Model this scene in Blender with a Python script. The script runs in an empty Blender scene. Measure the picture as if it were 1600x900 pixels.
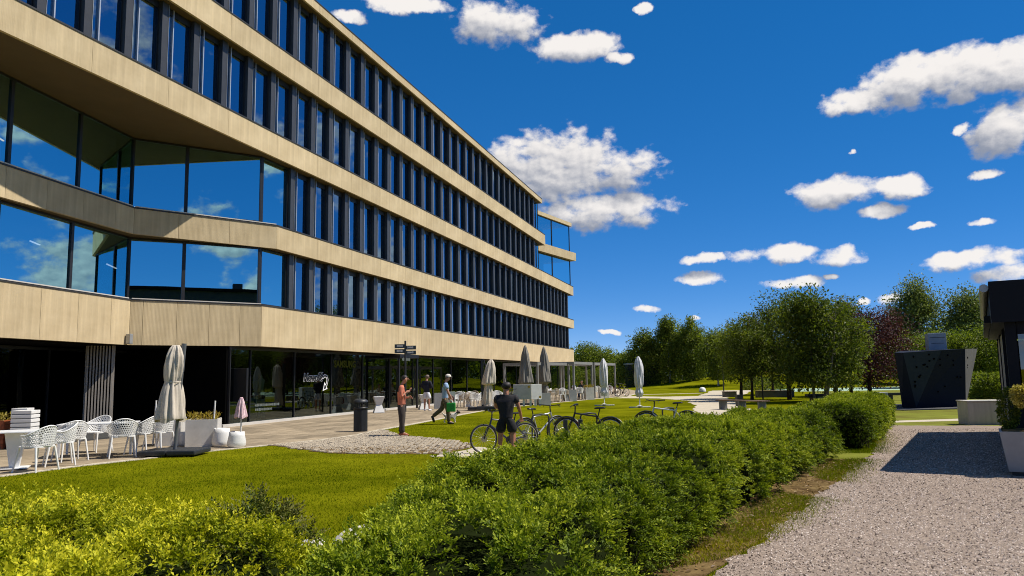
import bpy, bmesh, math, random
import numpy as np
from mathutils import Vector, Matrix, Euler
random.seed(7)
rng = np.random.default_rng(11)
R = math.radians
PI = math.pi
sc = bpy.context.scene
col = sc.collection

# ------------------------------------------------------------------ camera
CAM_F, CAM_H, PITCH, ROLL = 1180.0, 1.67, R(6.72), 0.017
cd = bpy.data.cameras.new('camera')
cd.sensor_width = 36.0
cd.lens = CAM_F / 1600.0 * 36.0
cd.clip_start = 0.05
cd.clip_end = 4000
cam = bpy.data.objects.new('camera', cd)
col.objects.link(cam)
cam.matrix_world = Matrix.Translation((0, 0, CAM_H)) @ Matrix.Rotation(PI / 2 + PITCH, 4, 'X') @ Matrix.Rotation(-ROLL, 4, 'Z')
sc.camera = cam

# ------------------------------------------------------------------ view, sun, sky
sc.view_settings.view_transform = 'Standard'
sc.view_settings.look = 'None'
sc.view_settings.exposure = 0.35
sc.view_settings.gamma = 1.0
sc.view_settings.use_curve_mapping = False
sc.render.engine = 'CYCLES'
sc.cycles.use_denoising = True
sc.cycles.denoising_prefilter = 'FAST'
sc.cycles.filter_width = 1.0
sc.cycles.sample_clamp_indirect = 3.0
sc.cycles.max_bounces = 8
sc.cycles.transparent_max_bounces = 12
sc.cycles.caustics_reflective = False
sc.cycles.caustics_refractive = False

SUN_EL = R(57.2)
SUN_AZ = R(88.5)              # clockwise from +Y (the viewing direction)
sun_dir = Vector((math.sin(SUN_AZ) * math.cos(SUN_EL), math.cos(SUN_AZ) * math.cos(SUN_EL), math.sin(SUN_EL)))
sl = bpy.data.lights.new('sun', 'SUN')
sl.energy = 4.8
sl.angle = R(0.53)
sl.color = (1.0, 0.94, 0.84)
sun = bpy.data.objects.new('sun', sl)
col.objects.link(sun)
sun.rotation_euler = (-sun_dir).to_track_quat('-Z', 'Y').to_euler()

world = bpy.data.worlds.new('World')
sc.world = world
world.use_nodes = True
wn = world.node_tree.nodes
wl = world.node_tree.links
wn.clear()

def W(t, **kw):
    nd = wn.new(t)
    for k, v in kw.items():
        setattr(nd, k, v)
    return nd

def wmath(op, a, b=None, clamp=False):
    nd = W('ShaderNodeMath', operation=op, use_clamp=clamp)
    for i, s in enumerate((a, b)):
        if s is None:
            continue
        if isinstance(s, (int, float)):
            nd.inputs[i].default_value = s
        else:
            wl.new(s, nd.inputs[i])
    return nd.outputs[0]

def wvec(op, a, b=None):
    nd = W('ShaderNodeVectorMath', operation=op)
    for i, s in enumerate((a, b)):
        if s is None:
            continue
        if isinstance(s, (tuple, list)):
            nd.inputs[i].default_value = s
        else:
            wl.new(s, nd.inputs[i])
    return nd

SKY_STRENGTH = 0.059
sky = W('ShaderNodeTexSky', sky_type='NISHITA')
sky.sun_disc = False
sky.sun_elevation = SUN_EL
sky.sun_rotation = SUN_AZ
sky.altitude = 1500
sky.air_density = 0.5
sky.dust_density = 0.0
sky.ozone_density = 5.0
hsv = W('ShaderNodeHueSaturation')
hsv.inputs['Saturation'].default_value = 1.66
hsv.inputs['Value'].default_value = 3.35
gam = W('ShaderNodeGamma')
gam.inputs['Gamma'].default_value = 0.6
wl.new(sky.outputs[0], gam.inputs['Color'])
wl.new(gam.outputs[0], hsv.inputs['Color'])

# cumulus clouds: soft ellipses in azimuth / elevation (degrees), broken up by fractal noise
tc = W('ShaderNodeTexCoord')
sep = W('ShaderNodeSeparateXYZ')
wl.new(tc.outputs['Generated'], sep.inputs[0])
az = wmath('MULTIPLY', wmath('ARCTAN2', sep.outputs[0], sep.outputs[1]), 180 / PI)
el = wmath('MULTIPLY', wmath('ARCSINE', sep.outputs[2]), 180 / PI)
comb = W('ShaderNodeCombineXYZ')
wl.new(az, comb.inputs[0]); wl.new(el, comb.inputs[1])

def wnoise(vec, scale, detail, rough=0.55, w=0.0, lac=2.0):
    nd = W('ShaderNodeTexNoise', noise_dimensions='4D')
    wl.new(vec, nd.inputs['Vector'])
    nd.inputs['W'].default_value = w
    nd.inputs['Scale'].default_value = scale
    nd.inputs['Detail'].default_value = detail
    nd.inputs['Roughness'].default_value = rough
    nd.inputs['Lacunarity'].default_value = lac
    return nd

warp = wnoise(comb.outputs[0], 0.42, 5, 0.6, 3.1)
wo = wvec('SUBTRACT', warp.outputs['Color'], (0.5, 0.5, 0.5))
wsc = wvec('MULTIPLY', wo.outputs[0], (2.4, 1.3, 0))
pw = wvec('ADD', comb.outputs[0], wsc.outputs[0])

CLOUDS = [  # azimuth, elevation, half width, half height (degrees)
 (-0.92, 26.11, 3.82, 1.62), (5.64, 24.17, 3.59, 1.14), (10.97, 26.46, 0.64, 0.38), (-7.75, 27.15, 3.54, 0.67),
 (-12.45, 26.17, 1.47, 0.51), (8.61, 23.32, 1.23, 0.44), (3.64, 15.54, 5.51, 3.10), (8.56, 15.47, 3.35, 1.91),
 (6.50, 12.34, 5.40, 1.49), (0.17, 16.34, 2.49, 1.88), (25.77, 18.32, 2.98, 0.92), (28.84, 18.96, 3.56, 1.64),
 (31.89, 18.96, 3.35, 1.69), (34.72, 18.54, 2.60, 1.82), (34.10, 15.32, 2.06, 1.97), (31.79, 15.55, 0.50, 0.36),
 (23.71, 12.45, 3.31, 1.18), (27.75, 12.31, 1.98, 0.85), (26.58, 10.81, 1.63, 0.56), (32.88, 12.42, 0.87, 0.36),
 (32.42, 9.41, 1.04, 0.29), (29.01, 9.42, 0.75, 0.25), (14.22, 8.40, 1.56, 0.42), (19.84, 8.51, 3.19, 0.68),
 (23.64, 8.00, 1.71, 0.84), (14.06, 6.95, 1.92, 0.52), (20.79, 6.26, 1.90, 0.50), (23.13, 6.48, 0.62, 0.22),
 (31.49, 6.98, 3.03, 0.70), (33.34, 5.98, 2.00, 0.69), (26.75, 4.70, 0.92, 0.39), (24.85, 4.72, 0.48, 0.22),
 (10.10, 4.87, 1.32, 0.33), (7.18, 3.18, 0.72, 0.24), (13.56, 4.04, 0.55, 0.24), (24.92, 14.93, 0.41, 0.22),
]
def cloud_field(vec):
    """largest of 1 - (distance in ellipse radii)^2 over all clouds"""
    best = None
    for (ca, ce, ra, re_) in CLOUDS:
        q = W('ShaderNodeVectorMath', operation='MULTIPLY_ADD')
        wl.new(vec, q.inputs[0])
        q.inputs[1].default_value = (1.0 / ra, 1.0 / re_, 0)
        q.inputs[2].default_value = (-ca / ra, -ce / re_, 0)
        l2 = wvec('DOT_PRODUCT', q.outputs[0], q.outputs[0]).outputs['Value']
        best = l2 if best is None else wmath('MINIMUM', best, l2)
    return wmath('SUBTRACT', 1.0, best)
LIT = (0.45, 1.15, 0)          # towards the sun: up and to the right
pw2 = wvec('ADD', pw.outputs[0], LIT)
M = cloud_field(pw.outputs[0])
M2 = cloud_field(pw2.outputs[0])
# the same kind of scattered cumulus goes on over the rest of the sky, outside the view
gsc = wvec('MULTIPLY', tc.outputs['Generated'], (1.0, 1.0, 2.2))
gen = wnoise(gsc.outputs[0], 3.4, 3, 0.5, 8.3)
genf = wmath('SUBTRACT', wmath('MULTIPLY', gen.outputs['Fac'], 9.0), 5.15)
aside = wmath('MULTIPLY', wmath('SUBTRACT', wmath('ABSOLUTE', az), 37.5), 0.25, clamp=True)
above = wmath('MULTIPLY', wmath('SUBTRACT', el, 29.5), 0.25, clamp=True)
outside = wmath('MAXIMUM', aside, above)
genm = wmath('MINIMUM', wmath('SUBTRACT', wmath('MULTIPLY', wmath('ADD', genf, 4.0), outside), 4.0), 0.8)
M = wmath('MAXIMUM', M, genm)
M2 = wmath('MAXIMUM', M2, genm)
pst = wvec('MULTIPLY', comb.outputs[0], (0.8, 1.15, 0))
puff = wnoise(pst.outputs[0], 0.62, 9, 0.565, 0.7)
lit_off = wvec('ADD', pst.outputs[0], (0.22, 0.34, 0))
puff2 = wnoise(lit_off.outputs[0], 0.62, 9, 0.565, 0.7)
def density(m, n_, amp=3.2):
    return wmath('ADD', wmath('MULTIPLY', wmath('MAXIMUM', m, -4.0), 0.85), wmath('MULTIPLY', wmath('SUBTRACT', n_, 0.475), amp))
dens = density(M, puff.outputs['Fac'])
alpha = W('ShaderNodeMapRange', interpolation_type='SMOOTHSTEP')
alpha.inputs['From Min'].default_value = -0.05
alpha.inputs['From Max'].default_value = 0.68
wl.new(dens, alpha.inputs['Value'])
sh = wmath('ADD', wmath('MULTIPLY', wmath('SUBTRACT', wmath('MAXIMUM', M, -1.5), wmath('MAXIMUM', M2, -1.5)), 0.85), wmath('MULTIPLY', wmath('SUBTRACT', puff.outputs['Fac'], puff2.outputs['Fac']), 2.0))
shade = W('ShaderNodeMapRange', interpolation_type='SMOOTHSTEP')
shade.inputs['From Min'].default_value = -0.62
shade.inputs['From Max'].default_value = 0.86
wl.new(sh, shade.inputs['Value'])
ccol = W('ShaderNodeMix', data_type='RGBA')
ccol.inputs['A'].default_value = (3.9, 4.3, 5.3, 1)
ccol.inputs['B'].default_value = (12.8, 12.2, 11.6, 1)
wl.new(shade.outputs[0], ccol.inputs['Factor'])
fade = wmath('MULTIPLY', wmath('SUBTRACT', el, 0.4), 0.6, clamp=True)
afin = wmath('MULTIPLY', wmath('MULTIPLY', alpha.outputs[0], fade), 0.96)
skymix = W('ShaderNodeMix', data_type='RGBA')
wl.new(afin, skymix.inputs['Factor'])
deep = wvec('MULTIPLY', hsv.outputs[0], (1.0, 0.94, 1.07))
wl.new(deep.outputs[0], skymix.inputs['A'])
wl.new(ccol.outputs['Result'], skymix.inputs['B'])
bg = W('ShaderNodeBackground')
bg.inputs['Strength'].default_value = SKY_STRENGTH
wl.new(skymix.outputs['Result'], bg.inputs['Color'])
wo_ = W('ShaderNodeOutputWorld')
wl.new(bg.outputs[0], wo_.inputs['Surface'])
world.cycles.sampling_method = 'MANUAL'
world.cycles.sample_map_resolution = 512

# ------------------------------------------------------------------ helpers
def G(px, py, z=0.0):
    """the point of the horizontal plane at height z that the photograph shows at (px, py)"""
    u, v = px - 800, 450 - py
    c, s = math.cos(ROLL), math.sin(ROLL)
    u, v = c * u + s * v, -s * u + c * v
    cp, sp = math.cos(PITCH), math.sin(PITCH)
    dy, dz = cp * CAM_F - sp * v, sp * CAM_F + cp * v
    t = (z - CAM_H) / dz
    return Vector((u * t, dy * t, z))

MATS = {}
def pm(name, base, rough=0.6, var=0.0, scale=6.0, bump=0.0, bscale=None, metallic=0.0, spec=0.5, rnd=0.0, coat=0.0, stretch=None, alt=None):
    """procedural principled material: noise-varied colour, fine relief, per-object variation"""
    m = bpy.data.materials.new(name)
    m.use_nodes = True
    nt = m.node_tree; ns = nt.nodes; ln = nt.links
    b = ns['Principled BSDF']
    b.inputs['Roughness'].default_value = rough
    b.inputs['Metallic'].default_value = metallic
    b.inputs['Specular IOR Level'].default_value = spec
    b.inputs['Coat Weight'].default_value = coat
    tcn = ns.new('ShaderNodeTexCoord')
    mp = ns.new('ShaderNodeMapping')
    ln.new(tcn.outputs['Object'], mp.inputs['Vector'])
    if stretch:
        mp.inputs['Scale'].default_value = stretch
    nz = ns.new('ShaderNodeTexNoise')
    nz.inputs['Scale'].default_value = scale
    nz.inputs['Detail'].default_value = 6
    nz.inputs['Roughness'].default_value = 0.65
    ln.new(mp.outputs[0], nz.inputs['Vector'])
    mx = ns.new('ShaderNodeMix'); mx.data_type = 'RGBA'
    lo = tuple(max(0, c * (1 - var)) for c in base) + (1,)
    hi = tuple(min(1, c * (1 + var)) for c in (alt or base)) + (1,)
    mx.inputs['A'].default_value = lo
    mx.inputs['B'].default_value = hi
    cr = ns.new('ShaderNodeMapRange')
    cr.inputs['From Min'].default_value = 0.3; cr.inputs['From Max'].default_value = 0.7
    ln.new(nz.outputs['Fac'], cr.inputs['Value'])
    ln.new(cr.outputs[0], mx.inputs['Factor'])
    out = mx.outputs['Result']
    if rnd:
        oi = ns.new('ShaderNodeObjectInfo')
        mr = ns.new('ShaderNodeMapRange')
        mr.inputs['To Min'].default_value = 1 - rnd; mr.inputs['To Max'].default_value = 1 + rnd
        ln.new(oi.outputs['Random'], mr.inputs['Value'])
        vm = ns.new('ShaderNodeVectorMath'); vm.operation = 'SCALE'
        ln.new(out, vm.inputs[0]); ln.new(mr.outputs[0], vm.inputs['Scale'])
        out = vm.outputs[0]
    ln.new(out, b.inputs['Base Color'])
    if bump:
        n2 = ns.new('ShaderNodeTexNoise')
        n2.inputs['Scale'].default_value = bscale or scale * 4
        n2.inputs['Detail'].default_value = 4
        ln.new(mp.outputs[0], n2.inputs['Vector'])
        bp = ns.new('ShaderNodeBump')
        bp.inputs['Strength'].default_value = bump
        bp.inputs['Distance'].default_value = 0.02
        ln.new(n2.outputs['Fac'], bp.inputs['Height'])
        ln.new(bp.outputs[0], b.inputs['Normal'])
    MATS[name] = m
    return m

def glass_mat(name, refl=0.5, tint=(0.3, 0.36, 0.4), rcol=(0.62, 0.8, 1.0), wave=0.0):
    m = bpy.data.materials.new(name); m.use_nodes = True
    nt = m.node_tree; ns = nt.nodes; ln = nt.links
    ns.remove(ns['Principled BSDF'])
    tr = ns.new('ShaderNodeBsdfTransparent'); tr.inputs['Color'].default_value = tint + (1,)
    gl = ns.new('ShaderNodeBsdfGlossy'); gl.inputs['Color'].default_value = rcol + (1,)
    gl.inputs['Roughness'].default_value = 0.004
    lw = ns.new('ShaderNodeFresnel'); lw.inputs['IOR'].default_value = 1.5
    ad = ns.new('ShaderNodeMath'); ad.operation = 'MULTIPLY_ADD'
    ad.inputs[1].default_value = 1.0 - refl; ad.inputs[2].default_value = refl; ad.use_clamp = True
    ln.new(lw.outputs[0], ad.inputs[0])
    mx = ns.new('ShaderNodeMixShader')
    ln.new(ad.outputs[0], mx.inputs[0]); ln.new(tr.outputs[0], mx.inputs[1]); ln.new(gl.outputs[0], mx.inputs[2])
    if wave:
        t = ns.new('ShaderNodeTexCoord'); oi = ns.new('ShaderNodeObjectInfo')
        av = ns.new('ShaderNodeVectorMath'); av.operation = 'ADD'
        nz = ns.new('ShaderNodeTexNoise'); nz.inputs['Scale'].default_value = 0.7; nz.inputs['Detail'].default_value = 1.0
        sc_ = ns.new('ShaderNodeVectorMath'); sc_.operation = 'SCALE'; sc_.inputs['Scale'].default_value = 30
        ln.new(oi.outputs['Random'], sc_.inputs[0])
        ln.new(t.outputs['Object'], av.inputs[0]); ln.new(sc_.outputs[0], av.inputs[1])
        ln.new(av.outputs[0], nz.inputs['Vector'])
        bp = ns.new('ShaderNodeBump'); bp.inputs['Strength'].default_value = wave; bp.inputs['Distance'].default_value = 0.05
        ln.new(nz.outputs['Fac'], bp.inputs['Height']); ln.new(bp.outputs[0], gl.inputs['Normal'])
    ln.new(mx.outputs[0], ns['Material Output'].inputs[0])
    MATS[name] = m
    return m

def emit_mat(name, c, s):
    m = bpy.data.materials.new(name); m.use_nodes = True
    b = m.node_tree.nodes['Principled BSDF']
    b.inputs['Base Color'].default_value = c + (1,)
    b.inputs['Emission Color'].default_value = c + (1,)
    b.inputs['Emission Strength'].default_value = s
    MATS[name] = m
    return m

def leaf_mat(name, c0, c1, c2=None, trans=0.35, rough=0.5, spec=0.25):
    m = bpy.data.materials.new(name); m.use_nodes = True
    nt = m.node_tree; ns = nt.nodes; ln = nt.links
    b = ns['Principled BSDF']
    b.inputs['Roughness'].default_value = rough
    b.inputs['Specular IOR Level'].default_value = spec
    at = ns.new('ShaderNodeAttribute'); at.attribute_name = 'tone'
    rp = ns.new('ShaderNodeValToRGB')
    rp.color_ramp.elements[0].color = c0 + (1,)
    rp.color_ramp.elements[1].color = (c2 or c1) + (1,)
    if c2:
        e = rp.color_ramp.elements.new(0.55); e.color = c1 + (1,)
    ln.new(at.outputs['Fac'], rp.inputs[0])
    ln.new(rp.outputs[0], b.inputs['Base Color'])
    tl = ns.new('ShaderNodeBsdfTranslucent')
    br = ns.new('ShaderNodeVectorMath'); br.operation = 'MULTIPLY'; br.inputs[1].default_value = (1.25, 1.35, 0.7)
    ln.new(rp.outputs[0], br.inputs[0]); ln.new(br.outputs[0], tl.inputs['Color'])
    mx = ns.new('ShaderNodeMixShader'); mx.inputs[0].default_value = trans
    ln.new(b.outputs[0], mx.inputs[1]); ln.new(tl.outputs[0], mx.inputs[2])
    ln.new(mx.outputs[0], ns['Material Output'].inputs[0])
    MATS[name] = m
    return m

class MB:
    """collects shapes of ONE piece and links them as one mesh object"""
    def __init__(self):
        self.v = []; self.f = []; self.mi = []; self.smooth = []
    def add(self, vs, fs, mi=0, sm=False):
        o = len(self.v)
        self.v += [tuple(p) for p in vs]
        self.f += [tuple(i + o for i in f) for f in fs]
        self.mi += [mi] * len(fs); self.smooth += [sm] * len(fs)
        return self
    def box(self, c, s, rz=0, mi=0, taper=1.0, M=None):
        hx, hy, hz = s[0] / 2, s[1] / 2, s[2] / 2
        ca, sa = math.cos(rz), math.sin(rz)
        vs = []
        for z, t in ((-hz, 1.0), (hz, taper)):
            for x, y in ((-hx, -hy), (hx, -hy), (hx, hy), (-hx, hy)):
                x *= t; y *= t
                p = Vector((c[0] + x * ca - y * sa, c[1] + x * sa + y * ca, c[2] + z))
                vs.append(M @ p if M else p)
        return self.add(vs, [(0, 3, 2, 1), (4, 5, 6, 7), (0, 1, 5, 4), (1, 2, 6, 5), (2, 3, 7, 6), (3, 0, 4, 7)], mi)
    def bevbox(self, c, s, b=0.01, rz=0, mi=0):
        """box with chamfered edges"""
        bm = bmesh.new()
        bmesh.ops.create_cube(bm, size=1.0)
        for v in bm.verts:
            v.co = Vector((v.co.x * s[0], v.co.y * s[1], v.co.z * s[2]))
        bmesh.ops.bevel(bm, geom=bm.edges[:], offset=b, segments=2, affect='EDGES', profile=0.6)
        mt = Matrix.Translation(c) @ Matrix.Rotation(rz, 4, 'Z')
        vs = [mt @ v.co for v in bm.verts]
        fs = [[v.index for v in f.verts] for f in bm.faces]
        bm.free()
        return self.add(vs, fs, mi, False)
    def prism(self, poly, z0, z1, mi=0):
        n = len(poly)
        ar = sum(poly[i][0] * poly[(i + 1) % n][1] - poly[(i + 1) % n][0] * poly[i][1] for i in range(n))
        if ar < 0:
            poly = poly[::-1]
        vs = [(p[0], p[1], z0) for p in poly] + [(p[0], p[1], z1) for p in poly]
        fs = [tuple(range(n))[::-1], tuple(range(n, 2 * n))] + [(i, (i + 1) % n, n + (i + 1) % n, n + i) for i in range(n)]
        return self.add(vs, fs, mi)
    def cyl(self, p0, p1, r0, r1=None, seg=12, mi=0, caps=True, sm=True):
        p0, p1 = Vector(p0), Vector(p1)
        r1 = r0 if r1 is None else r1
        d = p1 - p0
        if d.length < 1e-6:
            return self
        q = d.to_track_quat('Z', 'Y')
        vs = []
        for p, r in ((p0, r0), (p1, r1)):
            for k in range(seg):
                a = 2 * PI * k / seg
                vs.append(p + q @ Vector((r * math.cos(a), r * math.sin(a), 0)))
        self.add(vs, [(k, (k + 1) % seg, seg + (k + 1) % seg, seg + k) for k in range(seg)], mi, sm)
        if caps:
            self.add(vs[:seg], [tuple(range(seg))[::-1]], mi)
            self.add(vs[seg:], [tuple(range(seg))], mi)
        return self
    def tube(self, pts, r, seg=8, mi=0, closed=False):
        pts = [Vector(p) for p in pts]
        n = len(pts)
        rs = r if isinstance(r, (list, tuple)) else [r] * n
        vs = []
        up = Vector((0, 0, 1))
        prev = None
        for i, p in enumerate(pts):
            a = pts[(i - 1) % n] if (closed or i > 0) else p
            b = pts[(i + 1) % n] if (closed or i < n - 1) else p
            t = (b - a).normalized()
            if prev is None:
                x = t.cross(up)
                if x.length < 1e-3:
                    x = t.cross(Vector((1, 0, 0)))
            else:
                x = prev - t * prev.dot(t)
                if x.length < 1e-4:
                    x = t.cross(up)
            x.normalize(); prev = x
            y = t.cross(x)
            for k in range(seg):
                an = 2 * PI * k / seg
                vs.append(p + (x * math.cos(an) + y * math.sin(an)) * rs[i])
        fs = []
        for i in range(n if closed else n - 1):
            j = (i + 1) % n
            for k in range(seg):
                fs.append((i * seg + k, i * seg + (k + 1) % seg, j * seg + (k + 1) % seg, j * seg + k))
        self.add(vs, fs, mi, True)
        if not closed:
            self.add(vs[:seg], [tuple(range(seg))], mi); self.add(vs[-seg:], [tuple(range(seg))[::-1]], mi)
        return self
    def lathe(self, prof, c=(0, 0, 0), seg=20, mi=0, sx=1.0, sy=1.0, M=None):
        vs = []
        for r, z in prof:
            for k in range(seg):
                a = 2 * PI * k / seg
                p = Vector((c[0] + r * sx * math.cos(a), c[1] + r * sy * math.sin(a), c[2] + z))
                vs.append(M @ p if M else p)
        fs = [(i * seg + k, i * seg + (k + 1) % seg, (i + 1) * seg + (k + 1) % seg, (i + 1) * seg + k)
              for i in range(len(prof) - 1) for k in range(seg)]
        return self.add(vs, fs, mi, True)
    def mesh(self, name):
        me = bpy.data.meshes.new(name)
        me.from_pydata(self.v, [], self.f)
        me.polygons.foreach_set('material_index', self.mi)
        me.polygons.foreach_set('use_smooth', self.smooth)
        me.update()
        return me
    def build(self, name, mats, parent=None, loc=None, rz=0):
        return link(name, self.mesh(name), mats, parent, loc, rz)

def link(name, me, mats, parent=None, loc=None, rz=0):
    if mats is not None and not me.materials:
        for m in (mats if isinstance(mats, (list, tuple)) else [mats]):
            me.materials.append(MATS[m] if isinstance(m, str) else m)
    o = bpy.data.objects.new(name, me)
    col.objects.link(o)
    o.parent = parent
    if loc is not None:
        o.location = loc
    o.rotation_euler.z = rz
    return o

def tag(o, label, cat, group=None, kind=None):
    if label: o['label'] = label
    if cat: o['category'] = cat
    if group: o['group'] = group
    if kind: o['kind'] = kind
    return o

def thing(name, label, cat, loc=(0, 0, 0), rz=0, group=None):
    o = bpy.data.objects.new(name, None)
    o.empty_display_size = 0.2
    col.objects.link(o)
    o.location = loc
    o.rotation_euler.z = rz
    return tag(o, label, cat, group)

def copy_tree(o, parent=None):
    c = o.copy()
    col.objects.link(c)
    c.parent = parent
    for ch in list(o.children):
        copy_tree(ch, c)
    return c

def struct(name, mb, m):
    o = mb.build(name, m)
    o['kind'] = 'structure'
    return o

def leaf_arrays(P, A, N, L, Wd, tone, fold=0.25):
    """P base points, A leaf axis, N leaf normal (n,3); L length, Wd width (n,) -> verts, tris, tone"""
    A = A / np.linalg.norm(A, axis=1, keepdims=True)
    S = np.cross(A, N)
    S /= np.linalg.norm(S, axis=1, keepdims=True) + 1e-9
    Nn = np.cross(S, A)
    n = len(P)
    mid = P + A * (L * 0.5)[:, None]
    v = np.empty((n, 4, 3))
    v[:, 0] = P
    v[:, 1] = mid + S * (Wd * 0.5)[:, None] + Nn * (Wd * fold)[:, None]
    v[:, 2] = P + A * L[:, None]
    v[:, 3] = mid - S * (Wd * 0.5)[:, None] + Nn * (Wd * fold)[:, None]
    i = np.arange(n)[:, None] * 4
    t = np.concatenate([i + np.array([[0, 1, 2]]), i + np.array([[0, 2, 3]])], axis=1).reshape(-1, 3)
    return v.reshape(-1, 3), t, np.repeat(tone, 4)

def np_mesh(name, V, T, mat, parent=None, tone=None, smooth=False):
    me = bpy.data.meshes.new(name)
    n, f = len(V), len(T)
    k = T.shape[1]
    me.vertices.add(n); me.loops.add(f * k); me.polygons.add(f)
    me.vertices.foreach_set('co', np.ascontiguousarray(V, dtype=np.float32).ravel())
    me.loops.foreach_set('vertex_index', np.ascontiguousarray(T, dtype=np.int32).ravel())
    me.polygons.foreach_set('loop_start', np.arange(0, f * k, k, dtype=np.int32))
    me.polygons.foreach_set('loop_total', np.full(f, k, dtype=np.int32))
    me.polygons.foreach_set('use_smooth', np.full(f, smooth))
    me.update(calc_edges=True)
    if tone is not None:
        at = me.attributes.new('tone', 'FLOAT', 'POINT')
        at.data.foreach_set('value', np.ascontiguousarray(tone, dtype=np.float32))
    return link(name, me, mat, parent)

def unit(v):
    return v / (np.linalg.norm(v, axis=-1, keepdims=True) + 1e-9)

class Lump:
    """smooth pseudo-random field (sum of sines)"""
    def __init__(self, seed, freq, n=14):
        r = np.random.default_rng(seed)
        self.k = unit(r.normal(size=(n, 3))) * freq * r.uniform(0.5, 1.8, (n, 1))
        self.p = r.uniform(0, 6.28, n)
    def __call__(self, P):
        return np.sin(P @ self.k.T + self.p).sum(axis=1) / math.sqrt(len(self.p))

def inpoly(x, y, poly):
    x = np.asarray(x); y = np.asarray(y)
    r = np.zeros(x.shape, bool)
    n = len(poly)
    for i in range(n):
        x0, y0 = poly[i][:2]; x1, y1 = poly[(i + 1) % n][:2]
        c = ((y0 > y) != (y1 > y)) & (x < (x1 - x0) * (y - y0) / (y1 - y0 + 1e-12) + x0)
        r ^= c
    return r
# ------------------------------------------------------------------ materials
def cladding_mat():
    """ribbed fibre-cement cladding: fine vertical ribs (relief), blotchy weathering"""
    m = pm('cladding', (0.555, 0.430, 0.250), 0.85, 0.10, 0.9, alt=(0.575, 0.46, 0.285), rnd=0.085, spec=0.12)
    nt = m.node_tree; ns = nt.nodes; ln = nt.links
    b = ns['Principled BSDF']
    t = ns.new('ShaderNodeTexCoord')
    wv = ns.new('ShaderNodeTexWave'); wv.wave_type = 'BANDS'; wv.bands_direction = 'X'
    wv.inputs['Scale'].default_value = 7.0; wv.inputs['Distortion'].default_value = 0.6; wv.inputs['Detail'].default_value = 2
    ln.new(t.outputs['Object'], wv.inputs['Vector'])
    st = ns.new('ShaderNodeMapping'); st.inputs['Scale'].default_value = (9, 9, 0.35)
    ln.new(t.outputs['Object'], st.inputs['Vector'])
    nz = ns.new('ShaderNodeTexNoise'); nz.inputs['Scale'].default_value = 1.0; nz.inputs['Detail'].default_value = 5
    ln.new(st.outputs[0], nz.inputs['Vector'])
    src = b.inputs['Base Color'].links[0].from_socket
    mr = ns.new('ShaderNodeMapRange'); mr.inputs['From Min'].default_value = 0.3; mr.inputs['From Max'].default_value = 0.7
    mr.inputs['To Min'].default_value = 0.88; mr.inputs['To Max'].default_value = 1.07
    ln.new(nz.outputs['Fac'], mr.inputs['Value'])
    sc_ = ns.new('ShaderNodeVectorMath'); sc_.operation = 'SCALE'
    ln.new(src, sc_.inputs[0]); ln.new(mr.outputs[0], sc_.inputs['Scale'])
    ln.new(sc_.outputs[0], b.inputs['Base Color'])
    bp = ns.new('ShaderNodeBump'); bp.inputs['Strength'].default_value = 0.30; bp.inputs['Distance'].default_value = 0.008
    ln.new(wv.outputs['Fac'], bp.inputs['Height']); ln.new(bp.outputs[0], b.inputs['Normal'])
cladding_mat()
pm('soffit', (0.115, 0.075, 0.032), 0.8, 0.1, 1.5)
pm('dark_core', (0.008, 0.007, 0.006), 0.9, spec=0.1)
pm('fin_grey', (0.062, 0.063, 0.066), 0.42, 0.12, 2.0, rnd=0.1, metallic=0.25)
pm('fin_dark', (0.018, 0.018, 0.02), 0.45, 0.1, 2.0, rnd=0.1)
pm('alu', (0.62, 0.62, 0.62), 0.35, 0.08, 3.0, metallic=0.6)
pm('alu_dull', (0.42, 0.42, 0.41), 0.45, 0.12, 3.0, metallic=0.6)
pm('coping', (0.035, 0.033, 0.032), 0.5, 0.2, 2.0)
pm('sill', (0.55, 0.52, 0.47), 0.5, 0.1, 2.0)
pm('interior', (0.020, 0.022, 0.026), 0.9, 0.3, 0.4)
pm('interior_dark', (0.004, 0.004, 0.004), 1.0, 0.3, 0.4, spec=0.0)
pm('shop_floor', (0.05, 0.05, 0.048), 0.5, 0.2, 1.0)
pm('blind', (0.42, 0.60, 0.60), 0.8, 0.06, 2.0)
pm('curtain', (0.50, 0.53, 0.55), 0.8, 0.15, 3.0, stretch=(6, 6, 0.3))
pm('shop_display', (0.10, 0.20, 0.15), 0.7, 0.5, 1.3, alt=(0.25, 0.36, 0.30))
pm('shop_pale', (0.34, 0.42, 0.38), 0.7, 0.3, 2.0)
pm('steel_rib', (0.34, 0.30, 0.25), 0.5, 0.12, 2.0, metallic=0.2)
pm('black', (0.008, 0.008, 0.009), 0.45)
pm('white_print', (0.85, 0.85, 0.85), 0.6)
pm('olive_print', (0.075, 0.085, 0.006), 0.8, spec=0.1)
pm('grey_print', (0.13, 0.15, 0.14), 0.8, spec=0.1)
emit_mat('strip_light', (1.0, 0.72, 0.30), 3.0)
emit_mat('strip_light_white', (0.9, 0.95, 1.0), 1.6)
glass_mat('glass_upper', 0.43, (0.40, 0.48, 0.52), (0.46, 0.70, 0.90), 0.012)
glass_mat('glass_big', 0.62, (0.40, 0.48, 0.52), (0.50, 0.92, 1.0), 0.02)
glass_mat('glass_recess', 0.0, (0.2, 0.22, 0.22), (0.25, 0.28, 0.28))
glass_mat('glass_shop', 0.06, (0.34, 0.42, 0.38), (0.8, 0.95, 0.9), 0.004)

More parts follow.
